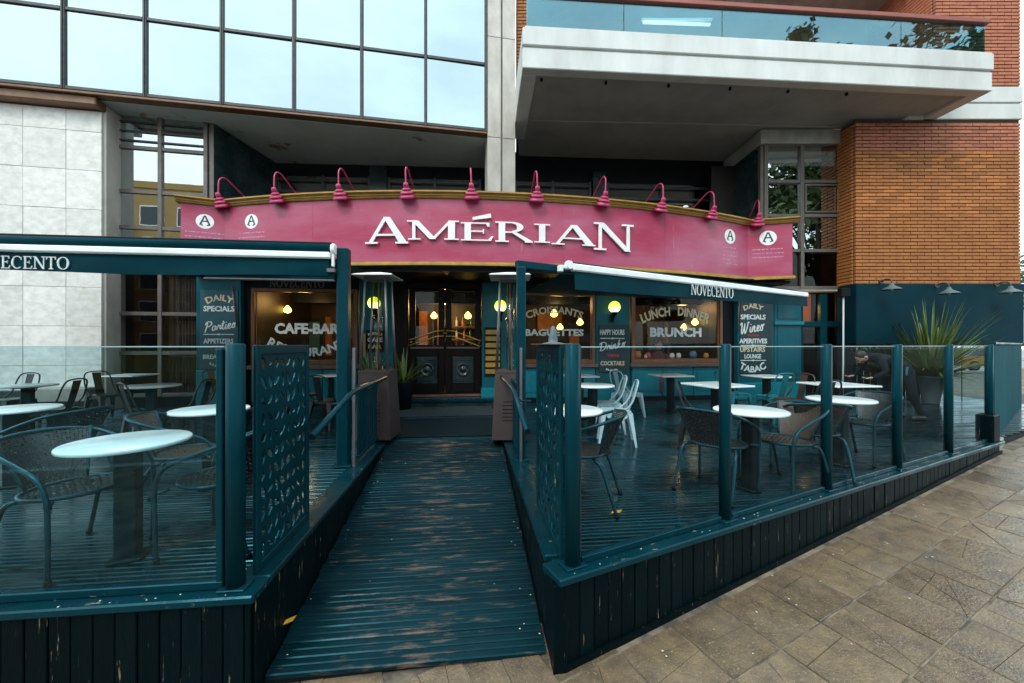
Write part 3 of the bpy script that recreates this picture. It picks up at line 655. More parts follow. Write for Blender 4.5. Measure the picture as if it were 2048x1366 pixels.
# serif capitals drawn as strokes in a box 1 wide, 1 high
def serif(ch):
    P = []
    def st(x0, z0, x1, z1, t0, t1=None):
        t1 = t0 if t1 is None else t1
        P.append([(x0 - t0 / 2, z0), (x0 + t0 / 2, z0), (x1 + t1 / 2, z1), (x1 - t1 / 2, z1)])
    def hb(x0, x1, z, h): P.append([(x0, z - h / 2), (x1, z - h / 2), (x1, z + h / 2), (x0, z + h / 2)])
    def bowl(cx, cz, rx, rz, a0, a1, tmax, tmin, n=14):
        for i in range(n):
            q = []
            for t in (a0 + (a1 - a0) * i / n, a0 + (a1 - a0) * (i + 1) / n):
                th = tmin + (tmax - tmin) * abs(math.cos(t)); q.append(((cx + rx * math.cos(t), cz + rz * math.sin(t)), (cx + (rx - th) * math.cos(t), cz + (rz - min(th, tmin * 1.3)) * math.sin(t))))
            P.append([q[0][0], q[1][0], q[1][1], q[0][1]])
    S = .065
    if ch == 'A':
        st(.13, S, .47, .97, .085); st(.87, S, .50, 1.0, .185, .15); hb(.26, .70, .33, .07); hb(0, .29, S / 2, S); hb(.70, 1.0, S / 2, S)
    elif ch == 'M':
        st(.13, S, .13, 1 - S, .06); st(.16, .98, .50, .03, .13); st(.84, .98, .50, .03, .065); st(.86, S, .86, 1 - S, .135)
        hb(.02, .26, S / 2, S); hb(.72, 1, S / 2, S); hb(.0, .20, 1 - S / 2, S); hb(.80, 1, 1 - S / 2, S)
    elif ch == 'E':
        st(.22, S, .22, 1 - S, .19); hb(.02, .86, 1 - S / 2, S); hb(.02, .92, S / 2, S); hb(.31, .70, .52, S)
        P.append([(.80, .78), (.86, .78), (.86, 1 - S), (.76, 1 - S)]); P.append([(.92, .26), (.98, .26), (.92, S), (.82, S)]); P.append([(.66, .40), (.70, .40), (.70, .64), (.66, .64)])
    elif ch == 'I':
        st(.5, S, .5, 1 - S, .36); hb(.04, .96, S / 2, S); hb(.04, .96, 1 - S / 2, S)
    elif ch == 'N':
        st(.15, S, .15, 1 - S, .075); st(.17, .98, .85, .0, .17, .16); st(.86, .0, .86, 1 - S, .075); hb(.0, .30, S / 2, S); hb(.0, .24, 1 - S / 2, S); hb(.70, 1, 1 - S / 2, S)
    elif ch == 'R':
        st(.20, S, .20, 1 - S, .17); hb(.03, .50, 1 - S / 2, S); hb(.285, .50, .49, S); hb(.03, .38, S / 2, S)
        bowl(.46, .745, .30, .255, -math.pi / 2, math.pi / 2, .17, S, 12); st(.90, S, .50, .50, .20, .15); hb(.80, 1, S / 2, S)
    elif ch == 'O': bowl(.5, .5, .48, .51, 0, 2 * math.pi, .17, .05, 28)
    elif ch == 'C':
        bowl(.53, .5, .50, .51, R(50), R(310), .17, .05, 22); P.append([(.84, .70), (.90, .70), (.90, .93), (.83, .90)])
    elif ch == 'T':
        st(.5, S, .5, 1 - S, .17); hb(.28, .72, S / 2, S); hb(.02, .98, 1 - S / 2, S); P.append([(.02, .76), (.08, .76), (.13, 1 - S), (.02, 1 - S)]); P.append([(.92, .76), (.98, .76), (.98, 1 - S), (.87, 1 - S)])
    elif ch == 'V':
        st(.50, .0, .14, 1 - S, .13, .18); st(.50, .0, .86, 1 - S, .08, .075); hb(0, .30, 1 - S / 2, S); hb(.72, 1, 1 - S / 2, S)
    return P
def serif_word(s, adv, u0, u1, z0, z1, fn, d):
    """returns one builder for the whole word; fn(u, z, depth) gives the point on the carrying surface"""
    m = MB(); tot = sum(adv); x = 0
    for ch, a in zip(s, adv):
        gap = .05 * 1.0
        for i, poly in enumerate(serif(ch)):
            m.prism([(u0 + (u1 - u0) * (x + gap / 2 * a + p[0] * a * (1 - gap)) / tot, z0 + (z1 - z0) * p[1]) for p in poly], 0, d + .0006 * (i % 7), 'y')
        x += a
    return m.warp(lambda x, y, z: fn(x, z, y))
NOV = ('NOVECENTO', (1.0, 1.05, .98, .78, .92, .78, 1.0, .84, 1.05))
# brush script: pen paths
SCR = {
 'P': (.80, [[(.05, -.1), (.25, .5), (.38, 1.0)], [(.10, .72), (.30, 1.02), (.70, 1.02), (.78, .74), (.50, .52), (.28, .50)]]),
 'W': (1.15, [[(.0, .80), (.10, 1.0), (.20, .9), (.12, .2), (.22, .0), (.45, .5), (.55, .95)], [(.55, .95), (.50, .2), (.60, 0), (.85, .5), (.98, 1.0), (1.1, .9)]]),
 'D': (.95, [[(.30, .95), (.22, .5), (.12, .02)], [(.0, .75), (.3, 1.0), (.75, .92), (.88, .55), (.62, .12), (.25, .0), (.0, .08)]]),
 'a': (.55, [[(.46, .46), (.25, .52), (.06, .28), (.12, .03), (.30, .08), (.46, .46), (.42, .10), (.55, .05)]]),
 'r': (.46, [[(.0, .05), (.16, .46), (.20, .54), (.25, .40), (.40, .48), (.36, .15), (.46, .05)]]),
 't': (.42, [[(.0, .05), (.22, .55), (.30, .95)], [(.30, .95), (.18, .2), (.25, .02), (.42, .08)], [(.02, .60), (.46, .68)]]),
 'i': (.30, [[(.0, .05), (.14, .50), (.10, .10), (.18, .0), (.30, .08)], [(.17, .70), (.20, .77)]]),
 'e': (.44, [[(.0, .10), (.28, .30), (.32, .50), (.17, .52), (.06, .25), (.16, .0), (.44, .10)]]),
 's': (.48, [[(.0, .05), (.22, .55), (.34, .30), (.26, .02), (.06, .06)], [(.22, .55), (.40, .44), (.55, .62)]]),
 'n': (.60, [[(.0, .05), (.10, .5), (.08, .0)], [(.08, .08), (.26, .52), (.38, .46), (.34, .08), (.44, .0), (.60, .10)]]),
 'k': (.56, [[(.0, .05), (.22, .60), (.30, 1.0), (.14, .5), (.08, .0)], [(.40, .52), (.14, .28), (.36, .04), (.56, .12)]]),
}
def script(word, u0, u1, z0, z1, v, slope=.18, pen=.075):
    m = MB(); x = 0; tot = sum(SCR[c][0] for c in word); h = z1 - z0; i_ = 0
    for ch in word:
        a, paths = SCR[ch]
        for p in paths:
            q = crom([(x + px, 0, pz) for px, pz in p], 5); L = []
            for i, c in enumerate(q):
                t = (q[min(i + 1, len(q) - 1)] - q[max(i - 1, 0)]).normalized(); nrm = Vector((-t.z, 0, t.x))
                wd = pen * (.62 + .38 * abs(t.z)); wd *= .5 if i in (0, len(q) - 1) else 1
                L.append((c + nrm * wd, c - nrm * wd))
            e = .004 + .0007 * (i_ % 5); i_ += 1
            def tr(c): 
                X = u0 + (u1 - u0) * c.x / tot; return (X, v - e, z0 + h * c.z + slope * (X - u0))
            vs = [tr(s_) for l in L for s_ in l]
            m.add(vs, [(2 * i, 2 * i + 1, 2 * i + 3, 2 * i + 2) for i in range(len(L) - 1)])
        x += a
    return m

# ================================================================ SHOPFRONT
VS = 6.6; ZR = 3.35
shop = thing('shopfront', 'dark teal cafe shopfront with wooden framed windows and globe lamps', 'shopfront', K, (1.5, VS, DZ))
def KU(px, v=VS): return K.u(px, v)
ZSILL = 1.40; ZG0, ZG1 = 1.47, 3.0
def strip(name, p0, p1, z0, z1, v0, v1, mat, c=.008): return part(name, MB().cbox(KU(p0, v0), KU(p1, v0), v0, v1, z0, z1, c), mat, shop)
# fascia above the windows and window units
for p0, p1 in ((484, 786), (966, 1468)): strip('fascia', p0, p1, ZG1 + .06, ZR - .003, VS - .02, VS + .12, m_black)
def window(p0, p1):
    fr_ = MB(); u0, u1 = KU(p0), KU(p1); t = .075
    fr_.cbox(u0, u0 + t, VS - .04, VS + .10, ZSILL + .001, ZG1 + .058, .01).cbox(u1 - t, u1, VS - .04, VS + .10, ZSILL + .001, ZG1 + .058, .01)
    fr_.cbox(u0 + t + .001, u1 - t - .001, VS - .03, VS + .09, ZSILL + .001, ZG0 + .03, .008).cbox(u0 + t + .001, u1 - t - .001, VS - .03, VS + .09, ZG1 - .02, ZG1 + .057, .008)
    fr_.cbox(u0 + t + .012, u0 + t + .034, VS - .005, VS + .03, ZG0 + .031, ZG1 - .021, .004).cbox(u1 - t - .034, u1 - t - .012, VS - .005, VS + .03, ZG0 + .031, ZG1 - .021, .004)
    o = part('window', fr_, m_wood, shop)
    part('pane', MB().box(u0 + t + .002, u1 - t - .002, VS + .031, VS + .039, ZG0 + .031, ZG1 - .021), m_shop_glass, o)
    part('sill', MB().cbox(u0 - .05, u1 + .05, VS - .12, VS + .05, ZSILL - .09, ZSILL, .012), m_sill, o)
    ub = u0; k = 0; nn = max(2, round((u1 - u0) / .8)); wd = (u1 - u0) / nn
    for i in range(nn):
        part('base_panel', MB().cbox(u0 + wd * i + .006, u0 + wd * (i + 1) - .006, VS - .05, VS + .05, DZ + .10, ZSILL - .092, .012).cbox(u0 + wd * i + .09, u0 + wd * (i + 1) - .09, VS - .066, VS - .051, DZ + .22, ZSILL - .20, .008), m_tealb, shop)
    part('skirting', MB().cbox(u0, u1, VS - .08, VS + .05, DZ - .02, DZ + .098, .01), m_black, shop)
    return o, u0, u1
wnd1, a1, b1 = window(503, 716); wnd2, a2, b2 = window(1040, 1190); wnd3, a3, b3 = window(1262, 1444)
def wtext(w_, m, mat): part('lettering', m, mat, w_)
def kz(px, py, v=VS): return K.z(px, py, v)
VT = VS + .026
def wline(w_, s, p0, p1, y0, y1, mat, arc=0., bold=.03):
    pm = (p0 + p1) / 2; wtext(w_, line(s, KU(p0), KU(p1), kz(pm, y1), kz(pm, y0), VT, arc, bold), mat)
wline(wnd1, 'CAFE-BAR', 548, 678, 646, 668, m_pale, 0, .045)
wline(wnd1, 'RESTAURANT', 536, 688, 674, 714, m_pale, -.24, .03)
wline(wnd2, "CROISSANTS", 1052, 1166, 612, 639, m_cream, .14, .03)
wline(wnd2, 'BAGUETTES', 1050, 1168, 658, 672, m_pale, 0, .04)
wline(wnd3, 'LUNCH   DINNER', 1283, 1420, 613, 648, m_cream, .20, .035)
wline(wnd3, 'BRUNCH', 1301, 1404, 655, 674, m_pale, 0, .045)
for p0, p1 in ((540, 650), (1072, 1166)):
    pm = (p0 + p1) / 2
    part('fascia_lettering', serif_word(*NOV, KU(p0), KU(p1), kz(pm, 575), kz(pm, 559), lambda u, z, d: (u, VS - .021 - d, z), .006), m_grey, shop)
# pilasters
for p0, p1, vv in ((718, 786, .06), (964, 1040, .06), (1192, 1260, .06)):
    strip('pilaster', p0, p1, DZ, ZR - .004, VS - vv, VS + .12, m_teal, .012)
    strip('pilaster_base', p0 - 2, p1 + 2, DZ - .01, DZ + .35, VS - vv - .02, VS - vv - .001, m_tealb)
strip('end_pilaster', 484, 502, DZ, ZR - .005, VS - .02, VS + .12, m_black); strip('end_pilaster', 1446, 1470, DZ, ZR - .005, VS - .02, VS + .12, m_black)
VP = VS - .16
u0, u1 = KU(392, VP), KU(481, VP)
strip('menu_pilaster', 392, 481, DZ, ZR - .006, VP, VS + .12, m_teal, .012)
strip('menu_pilaster_base', 391, 482, DZ - .01, kz(430, 740, VP), VP - .03, VP - .001, m_tealb, .012)
strip('menu_pilaster', 1476, 1548, DZ, ZR - .006, VP, VS + .12, m_teal, .012)
# teal side cabinet right of the right-hand menu
strip('side_cabinet', 1549, 1603, DZ, 3.05, VP + .02, VS + .3, m_teal, .012)
part('cabinet_ledge', MB().cbox(KU(1547, VP), KU(1606, VP), VP - .05, VP + .019, kz(1575, 650, VP), kz(1575, 643, VP), .008), m_tealb, shop)
for y0, y1 in ((590, 638), (655, 760)):
    part('cabinet_panel', MB().cbox(KU(1556, VP), KU(1597, VP), VP + .004, VP + .019, kz(1576, y1, VP), kz(1576, y0, VP), .008), m_teal, shop)
part('low_counter', MB().cbox(KU(1470, VP), KU(1606, VP), VP - .09, VP - .002, DZ, kz(1540, 765, VP), .012), m_tealb, shop)
# door, in a shallow recess
VD = 6.82
door = part('door_surround', MB().cbox(KU(787), KU(817, VD), VS - .02, VD + .1, DZ + .15, ZR - .008, .01).cbox(KU(963, VD), KU(964), VS - .02, VD + .1, DZ + .15, ZR - .008, .01)
            .cbox(KU(817, VD) + .002, KU(963, VD) - .002, VD - .12, VD + .1, 3.12, ZR - .009, .01).cbox(KU(817, VD) + .002, KU(963, VD) - .002, VD - .1, VD + .1, DZ + .15, DZ + .22, .01), m_door, shop)
for p0, p1 in ((818, 889.5), (890.5, 962)):
    a, b = KU(p0, VD) + .004, KU(p1, VD) - .004; zb_, zt_ = DZ + .225, 3.118; g0, g1 = kz(890, 690, VD), kz(890, 583, VD); s_ = .14
    lf = MB().cbox(a, a + s_, VD, VD + .05, zb_, zt_, .008).cbox(b - s_, b, VD, VD + .05, zb_, zt_, .008).cbox(a + s_, b - s_, VD + .002, VD + .048, g1, zt_, .006).cbox(a + s_, b - s_, VD + .002, VD + .048, zb_, g0, .006)
    leaf = part('door_leaf', lf, m_door, shop)
    part('pane', MB().box(a + s_, b - s_, VD + .02, VD + .028, g0, g1), m_shop_glass, leaf)
    cx, cz = (a + b) / 2, (zb_ + g0) / 2 - .02
    part('carved_panel', MB().cbox(a + s_ + .03, b - s_ - .03, VD - .012, VD + .001, cz - .32, cz + .30, .02).lathe([(.16, .0), (.16, .03), (.12, .03), (.11, .012), (.06, .012), (.04, .04), (.0, .045)], 20, (cx, VD - .012, cz), Matrix.Rotation(R(90), 4, 'X'))
         .cbox(a + s_ + .05, a + s_ + .09, VD - .03, VD - .013, cz - .27, cz + .25).cbox(b - s_ - .09, b - s_ - .05, VD - .03, VD - .013, cz - .27, cz + .25).cbox(a + s_ + .091, b - s_ - .091, VD - .03, VD - .013, cz - .27, cz - .23).cbox(a + s_ + .091, b - s_ - .091, VD - .03, VD - .013, cz + .21, cz + .25), m_dark, leaf)
    sgn = 1 if p0 < 850 else -1
    br = MB()
    for dy in (0, 11):
        q = [(805, 680), (822, 679), (872, 662), (888, 661)] if sgn > 0 else [(975, 682), (958, 681), (908, 662), (892, 661)]
        br.tube([(KU(x, VD - .08), VD - .08, kz(x, y + dy, VD - .08)) for x, y in q], .013, 8)
    for x, y in ((q[1][0], q[1][1] + 5), (q[3][0], q[3][1] + 5)): br.tube([(KU(x, VD - .08), VD - .08, kz(x, y, VD - .08)), (KU(x, VD - .08), VD + .0, kz(x, y, VD - .08))], .012, 8)
    part('push_bar', br, m_brass, leaf)
    part('kick_moulding', MB().cbox(a + .02, b - .02, VD - .02, VD - .001, g0 - .09, g0 - .04, .01), m_sill, leaf)
# step
part('door_step', MB().cbox(KU(786, 6.1), KU(1010, 6.1), 6.10, VD - .13, DZ - .01, DZ + .145, .012), m_dark, shop)
part('step_nosing', MB().cbox(KU(786, 6.1), KU(1010, 6.1), 6.06, 6.15, DZ + .10, DZ + .165, .012), m_cap, shop)
part('threshold', MB().cbox(KU(818, 6.6), KU(962, 6.6), 6.60, VD - .13, DZ + .146, DZ + .20, .01), m_sill, shop)
# porch ceiling spots
part('porch_ceiling', MB().box(KU(484), KU(1470), 5.95, VS - .021, ZR - .03, ZR - .001), m_black, shop)
for px in (852, 906):
    part('ceiling_spot', MB().lathe([(.002, -.012), (.045, -.012), (.055, 0)], 14, (KU(px, 6.3), 6.3, 3.315)), m_spot, shop)
# dim room behind the panes
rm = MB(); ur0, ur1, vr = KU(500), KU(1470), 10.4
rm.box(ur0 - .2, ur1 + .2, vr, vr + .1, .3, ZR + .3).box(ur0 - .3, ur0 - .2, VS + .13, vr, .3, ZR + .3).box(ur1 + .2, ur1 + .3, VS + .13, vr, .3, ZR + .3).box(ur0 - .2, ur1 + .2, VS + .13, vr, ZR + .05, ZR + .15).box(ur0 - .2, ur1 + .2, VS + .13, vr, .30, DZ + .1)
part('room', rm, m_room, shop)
m_amb = MAT('amber_panel', (.45, .17, .03), .5, nz=(3, .3, .7), col2=(.2, .06, .012)); m_blu = MAT('blue_panel', (.03, .14, .20), .5)
for px, w_, mt, z0, z1 in ((560, .18, m_amb, 1.5, 2.7), (590, .30, m_amb, 1.7, 2.5), (628, .30, m_blu, 1.6, 2.55), (655, .14, m_amb, 1.5, 2.7), (1100, .8, m_amb, 2.3, 2.9), (1150, .3, m_amb, 1.5, 2.2), (1340, .22, m_amb, 1.9, 2.6), (1400, .2, m_amb, 1.5, 2.3), (846, .25, m_amb, 1.4, 2.9)):
    u = K.u(px, 10.2); part('interior_panel', MB().cbox(u - w_ / 2, u + w_ / 2, 10.2, 10.39, z0, z1, .01), mt, shop)
# shelves with bottles and hanging lamps inside
shf = thing('bar_shelf', 'lit bar shelf of bottles seen through the door glass', 'shelf', K, (.9, 9.9, DZ))
part('back_bar', MB().cbox(.1, 2.3, 9.6, 10.3, DZ + .1, 1.65, .01), m_room, shf)
part('shelf_board', MB().cbox(.2, 2.2, 9.9, 10.25, 1.98, 2.02), m_wood, shf); part('shelf_board', MB().cbox(.2, 2.2, 9.9, 10.25, 2.38, 2.42), m_wood, shf)
part('upright', MB().cbox(.14, .198, 9.9, 10.25, 1.66, 2.8), m_wood, shf); part('upright', MB().cbox(2.202, 2.26, 9.9, 10.25, 1.66, 2.8), m_wood, shf)
bcol = [MAT('bottle_amber', (.35, .12, .01), .1), MAT('bottle_green', (.03, .12, .03), .1), MAT('bottle_clear', (.5, .5, .45), .1)]
bmesh_ = []
for mt in bcol:
    me = MB().lathe([(.036, 0), (.038, .02), (.038, .17), (.014, .22), (.014, .28), (.016, .29)], 10).mesh('bottle'); me.materials.append(mt); bmesh_.append(me)
for k in range(26):
    zq = (1.655, 2.025, 2.425)[k % 3]; o = bpy.data.objects.new('bottle', bmesh_[random.randrange(3)]); C.collection.objects.link(o)
    x, y = K.xy(.30 + (k // 3) * .22 + random.uniform(-.04, .04), 10.05); o.location = (x, y, zq); tag(o, 'bottle standing on the lit bar shelf behind the door', 'bottle', 'bottles on the bar shelf')
pl_ = [None, [False]]
def pendant():
    t = thing('pendant_lamp', '', 'lamp', K, (0, 0, 0), 'yellow hanging lamps inside the cafe')
    part('cord', MB().tube([(0, 0, .16), (0, 0, .9)], .008, 6), m_black, t)
    part('shade', MB().lathe([(.02, .17), (.05, .15), (.13, .04), (.15, -.02), (.10, -.09), (.0, -.12)], 14), m_warm, t)
    return t
pl_[0] = pendant()
for px, py, v, lb in ((936, 632, 8.6, 'yellow pendant lamp glowing behind the right door leaf'), (868, 632, 9.4, 'yellow pendant lamp glowing behind the left door leaf'), (1108, 628, 7.6, 'yellow pendant lamp glowing behind the CROISSANTS lettering'),
                      (1160, 645, 8.6, 'small yellow pendant lamp at the right edge of the BAGUETTES window'), (1390, 645, 8.4, 'small yellow pendant lamp behind the DINNER lettering'), (1368, 655, 9.2, 'farthest yellow pendant lamp above the BRUNCH lettering'),
                      (575, 620, 8.6, 'amber pendant lamp behind the CAFE-BAR window'), (1120, 655, 9.3, 'low yellow pendant lamp behind the BAGUETTES lettering')):
    u = K.u(px, v); o = spawn(pl_[0], pl_[1], *K.xy(u, v), K.z(px, py, v), K.a, lb)
    o.scale = (.66, .66, .7)
for px, v, e in ((890, 9.0, 75), (1115, 8.4, 18), (1365, 8.6, 16), (610, 8.4, 20)):
    l_ = bpy.data.lights.new('room_lamp_light', 'POINT'); l_.energy = e; l_.color = (1, .55, .18); l_.shadow_soft_size = .15
    o = bpy.data.objects.new('room_lamp_light', l_); C.collection.objects.link(o); x, y = K.xy(K.u(px, v), v); o.location = (x, y, 2.95)
# things standing on the ledge inside the BRUNCH window
jc = [MAT('jar_white', (.6, .6, .56), .3), MAT('jar_orange', (.5, .18, .02), .4), MAT('jar_rose', (.45, .08, .10), .4), MAT('jar_blue', (.05, .15, .25), .3)]
for i, (px, c_, sc, lb) in enumerate(((1275, 1, 1.1, 'orange bowl at the left end of the ledge behind the BRUNCH window'), (1296, 2, .9, 'rose jar on the ledge left of the seated guest'), (1344, 0, .8, 'first of two white jars right of the seated guest'), (1357, 0, .8, 'second of two white jars right of the seated guest'), (1386, 3, 1.1, 'blue jar on the ledge below the H of BRUNCH'), (1412, 1, .8, 'orange jar at the right end of the ledge'), (1292, 0, .6, 'small white cup beside the rose jar'))):
    v = VS + .16; m = MB().lathe([(.05 * sc, 0), (.075 * sc, .05 * sc), (.08 * sc, .10 * sc), (.055 * sc, .15 * sc), (.06 * sc, .17 * sc), (.05 * sc, .165 * sc), (.04 * sc, .14 * sc)], 16)
    o = single('jar', m, jc[c_], lb, 'jar', group='jars on the inner window ledge'); x, y = K.xy(K.u(px, v), v); o.location = (x, y, ZG0 + .03)
part('inner_ledge', MB().cbox(a3 + .08, b3 - .08, VS + .05, VS + .30, ZG0 - .02, ZG0 + .028, .006).cbox(a2 + .08, b2 - .08, VS + .05, VS + .30, ZG0 - .02, ZG0 + .028, .006).cbox(a1 + .08, b1 - .08, VS + .05, VS + .30, ZG0 - .02, ZG0 + .028, .006), m_wood, shop, kind='stuff')
# lamp behind the low window on the right
tl_ = thing('table_lamp', 'small orange table lamp glowing in the narrow window right of the wine menu', 'lamp', W0, (7.35, 10.2, 2.4))
part('shade', MB().lathe([(.05, .20), (.13, .02)], 14, (7.38, 10.15, 2.52)), m_warm, tl_); part('base', MB().lathe([(.06, 0), (.06, .02), (.015, .03), (.015, .14)], 10, (7.38, 10.15, 2.42)), m_brass, tl_)
sh_ = MB().cbox(6.9, 8.0, 10.0, 10.4, 2.30, 2.419); tag(single('lamp_shelf', sh_, m_wood, fr=W0, base=(7.4, 10.2, 2.3)), 'wooden shelf carrying the orange table lamp', 'shelf')
tag(single('orange_wall_panel', MB().cbox(6.9, 8.05, 10.5, 10.6, 2.3, 3.2), MAT('orange_panel', (.45, .12, .02), .6), fr=W0, base=(7.4, 10.5, 2.3)), 'orange wall panel behind the glowing table lamp', 'panel')
l_ = bpy.data.lights.new('table_lamp_light', 'POINT'); l_.energy = 5; l_.color = (1, .5, .12); l_.shadow_soft_size = .1
o = bpy.data.objects.new('table_lamp_light', l_); C.collection.objects.link(o); o.location = (7.38, 9.98, 2.75)

# globe wall lamps on the pilasters
gl_used = [False]
def globe():
    t = thing('globe_lamp', '', 'lamp', K, (0, 0, 0), 'round yellow globe lamps on the shopfront')
    part('globe', MB().lathe([(.002, -.15)] + [(.15 * math.sin(a), -.15 * math.cos(a)) for a in [math.pi * i / 12 for i in range(1, 12)]] + [(.002, .15)], 20), m_globe, t)
    part('holder', MB().lathe([(.075, -.13), (.08, -.16), (.06, -.19), (.03, -.23), (.02, -.26)], 14).tube([(0, 0, -.24), (0, .06, -.30), (0, .16, -.28)], .018, 8), m_black, t)
    part('wall_plate', MB().cbox(-.05, .05, .15, .17, -.38, -.16, .008), m_black, t)
    return t
gp = globe()
for px, py, lb in ((748, 606, 'yellow globe lamp seen through the left patio heater'), (1001, 612, 'yellow globe lamp behind the right patio heater'), (1229, 614, 'yellow globe lamp above the happy hours board')):
    v = VS - .24; spawn(gp, gl_used, *K.xy(K.u(px, v), v), K.z(px, py, v), K.a, lb).scale = (.9, .9, .9)

# ---------------------------------------------------------------- menus and boards
def board(name, label, p0, p1, y0, y1, v, mat, rows, th=.02, cat='menu board'):
    pm = (p0 + p1) / 2
    t = thing(name, label, cat, K, (K.u(pm, v), v, kz(pm, y1, v)))
    part('panel', MB().cbox(K.u(p0, v), K.u(p1, v), v, v + th, kz(pm, y1, v), kz(pm, y0, v), .006), mat, t)
    for s, q0, q1, ya, yb, mt, arc, kind in rows:
        z0, z1 = kz((q0 + q1) / 2, yb, v), kz((q0 + q1) / 2, ya, v)
        if kind == 's': part('script_lettering', script(s, K.u(q0, v), K.u(q1, v), z0, z1, v, .16), mt, t)
        elif kind == 'r': part('rule', MB().box(K.u(q0, v), K.u(q1, v), v - .003, v + .001, z0, z1).prism([(K.u((q0 + q1) / 2 - 5, v), (z0 + z1) / 2), (K.u((q0 + q1) / 2, v), z0 - .012), (K.u((q0 + q1) / 2 + 5, v), (z0 + z1) / 2), (K.u((q0 + q1) / 2, v), z1 + .012)], v - .004, v + .001), mt, t)
        else: part('lettering', line(s, K.u(q0, v), K.u(q1, v), z0, z1, v - .0005, arc, .03), mt, t)
    return t
m_brd = MAT('board_teal', (.004, .075, .10), .5, nz=(2, .3, .7), col2=(.003, .055, .075))
m_brdd = MAT('board_dark_teal', (.003, .030, .040), .5, nz=(2, .3, .7), col2=(.002, .022, .03))
board('menu_board', 'teal menu panel with Parties script, by the curtained window', 400, 476, 580, 738, VP - .022, m_brd, [
    ('DAILY', 412, 467, 589, 609, m_cream, .08, ''), ('SPECIALS', 407, 469, 612, 623, m_pale, 0, ''), ('Parties', 409, 472, 646, 664, m_pale, 0, 's'),
    ('', 407, 468, 668, 669.5, m_pale, 0, 'r'), ('APPETIZERS', 407, 467, 677, 687, m_pale, 0, ''), ('TAPAS', 420, 460, 694, 701, m_red, 0, ''), ('BREAKFAST', 406, 468, 709, 718, m_pale, 0, ''), ('LUNCH', 420, 458, 724, 734, m_pale, -.06, '')])
board('menu_board', 'dark teal menu panel with Wines script and TABAC at its foot', 1480, 1545, 600, 752, VP - .022, m_brdd, [
    ('DAILY', 1487, 1526, 607, 622, m_cream, .07, ''), ('SPECIALS', 1481, 1531, 629, 639, m_pale, 0, ''), ('Wines', 1481, 1527, 647, 668, m_pale, 0, 's'),
    ('ROSE', 1496, 1518, 669, 673, m_red, 0, ''), ('APERITIVES', 1478.5, 1534, 677, 687, m_pale, 0, ''), ('', 1481, 1532, 690, 691.5, m_pale, 0, 'r'), ('UPSTAIRS', 1480, 1530, 694, 704, m_cream, 0, ''),
    ('LOUNGE', 1489, 1522, 708, 717, m_pale, 0, ''), ('', 1481, 1532, 720, 721.5, m_pale, 0, 'r'), ('TABAC', 1480, 1530, 723, 745, m_pale, -.11, '')])
board('menu_board', 'dark happy hours board with Drinks script below the globe lamp', 1198, 1258, 650, 745, VS - .085, m_brdd, [
    ('HAPPY HOURS', 1200, 1249, 659, 670, m_pale, 0, ''), ('', 1201, 1249, 676, 677.5, m_pale, 0, 'r'), ('Drinks', 1199, 1250, 686, 702, m_pale, 0, 's'), ('TAPAS', 1214, 1238, 708, 714, m_red, 0, ''),
    ('COCKTAILS', 1201, 1249, 722, 731, m_cream, 0, ''), ('BAR', 1212, 1236, 736, 742, m_pale, -.03, '')])
board('menu_board', 'small chalk board low on the pilaster beside the left patio heater', 732, 768, 660, 704, VS - .085, m_black, [
    ('MENU', 736, 764, 664, 672, m_pale, .03, ''), ('CAFE', 735, 765, 675, 684, m_pale, 0, ''), ('BAR', 737, 763, 689, 697, m_cream, 0, '')])
t = thing('hours_board', 'yellow slatted board on the teal pilaster right of the door', 'sign', K, (K.u(986, VS - .09), VS - .09, 1.3))
part('backing', MB().cbox(K.u(969, VS - .085), K.u(1002, VS - .085), VS - .085, VS - .065, kz(985, 752), kz(985, 655), .006), m_black, t)
for i in range(7):
    y = 660 + i * 13; part('slat', MB().cbox(K.u(971, VS - .1), K.u(1000, VS - .1), VS - .105, VS - .087, kz(985, y + 9), kz(985, y), .004), m_gold, t)
t = thing('yellow_strip', 'narrow upright yellow strip sign left of the small chalk board', 'sign', K, (K.u(729, VS - .09), VS - .09, 1.8))
part('panel', MB().cbox(K.u(726.5, VS - .09), K.u(730.5, VS - .09), VS - .095, VS - .062, kz(729, 714), kz(729, 668), .004), m_gold, t)
for px0, py0, px1, py1, lb in ((464, 572, 474, 652, 'slim wooden cane leaning across the Parties menu panel'), (1479, 596, 1475, 660, 'slim wooden cane hanging left of the Wines menu panel')):
    v = VP - .05; t = thing('cane', lb, 'cane', K, (K.u(px1, v), v, kz(px1, py1, v)))
    part('rod', MB().tube([(K.u(px0, v), v, kz(px0, py0, v)), (K.u(px1, v), v, kz(px1, py1, v))], .016, 8), m_sill, t)

# ================================================================ BOWED SHOP SIGN
UC, AP, RR, UH = 1.91, 5.147, 16.69, 5.69
UL, ULE, VLE = UC - UH, -4.47, 5.95; UR_, URE, VRE = UC + UH, 8.46, 5.83
def sv(u):
    if u < UL: v0 = AP + RR - math.sqrt(RR * RR - UH * UH); return v0 + (VLE - v0) * (UL - u) / (UL - ULE)
    if u > UR_: v0 = AP + RR - math.sqrt(RR * RR - UH * UH); return v0 + (VRE - v0) * (u - UR_) / (URE - UR_)
    return AP + RR - math.sqrt(RR * RR - (u - UC) ** 2)
def sn(u):
    d = (sv(u + .01) - sv(u - .01)) / .02; l = math.hypot(1, d); return (d / l, -1 / l)
def sp(u, z, d): n = sn(u); return (u + n[0] * d, sv(u) + n[1] * d, z)
def su(px):
    u = 0.
    for _ in range(30): u = K.u(px, sv(u))
    return u
ZS0, ZS1 = 3.42, 4.615
sgn_ = thing('shop_sign', 'long bowed magenta sign with large raised white letters and gold cornice', 'sign', K, (UC, AP, ZR))
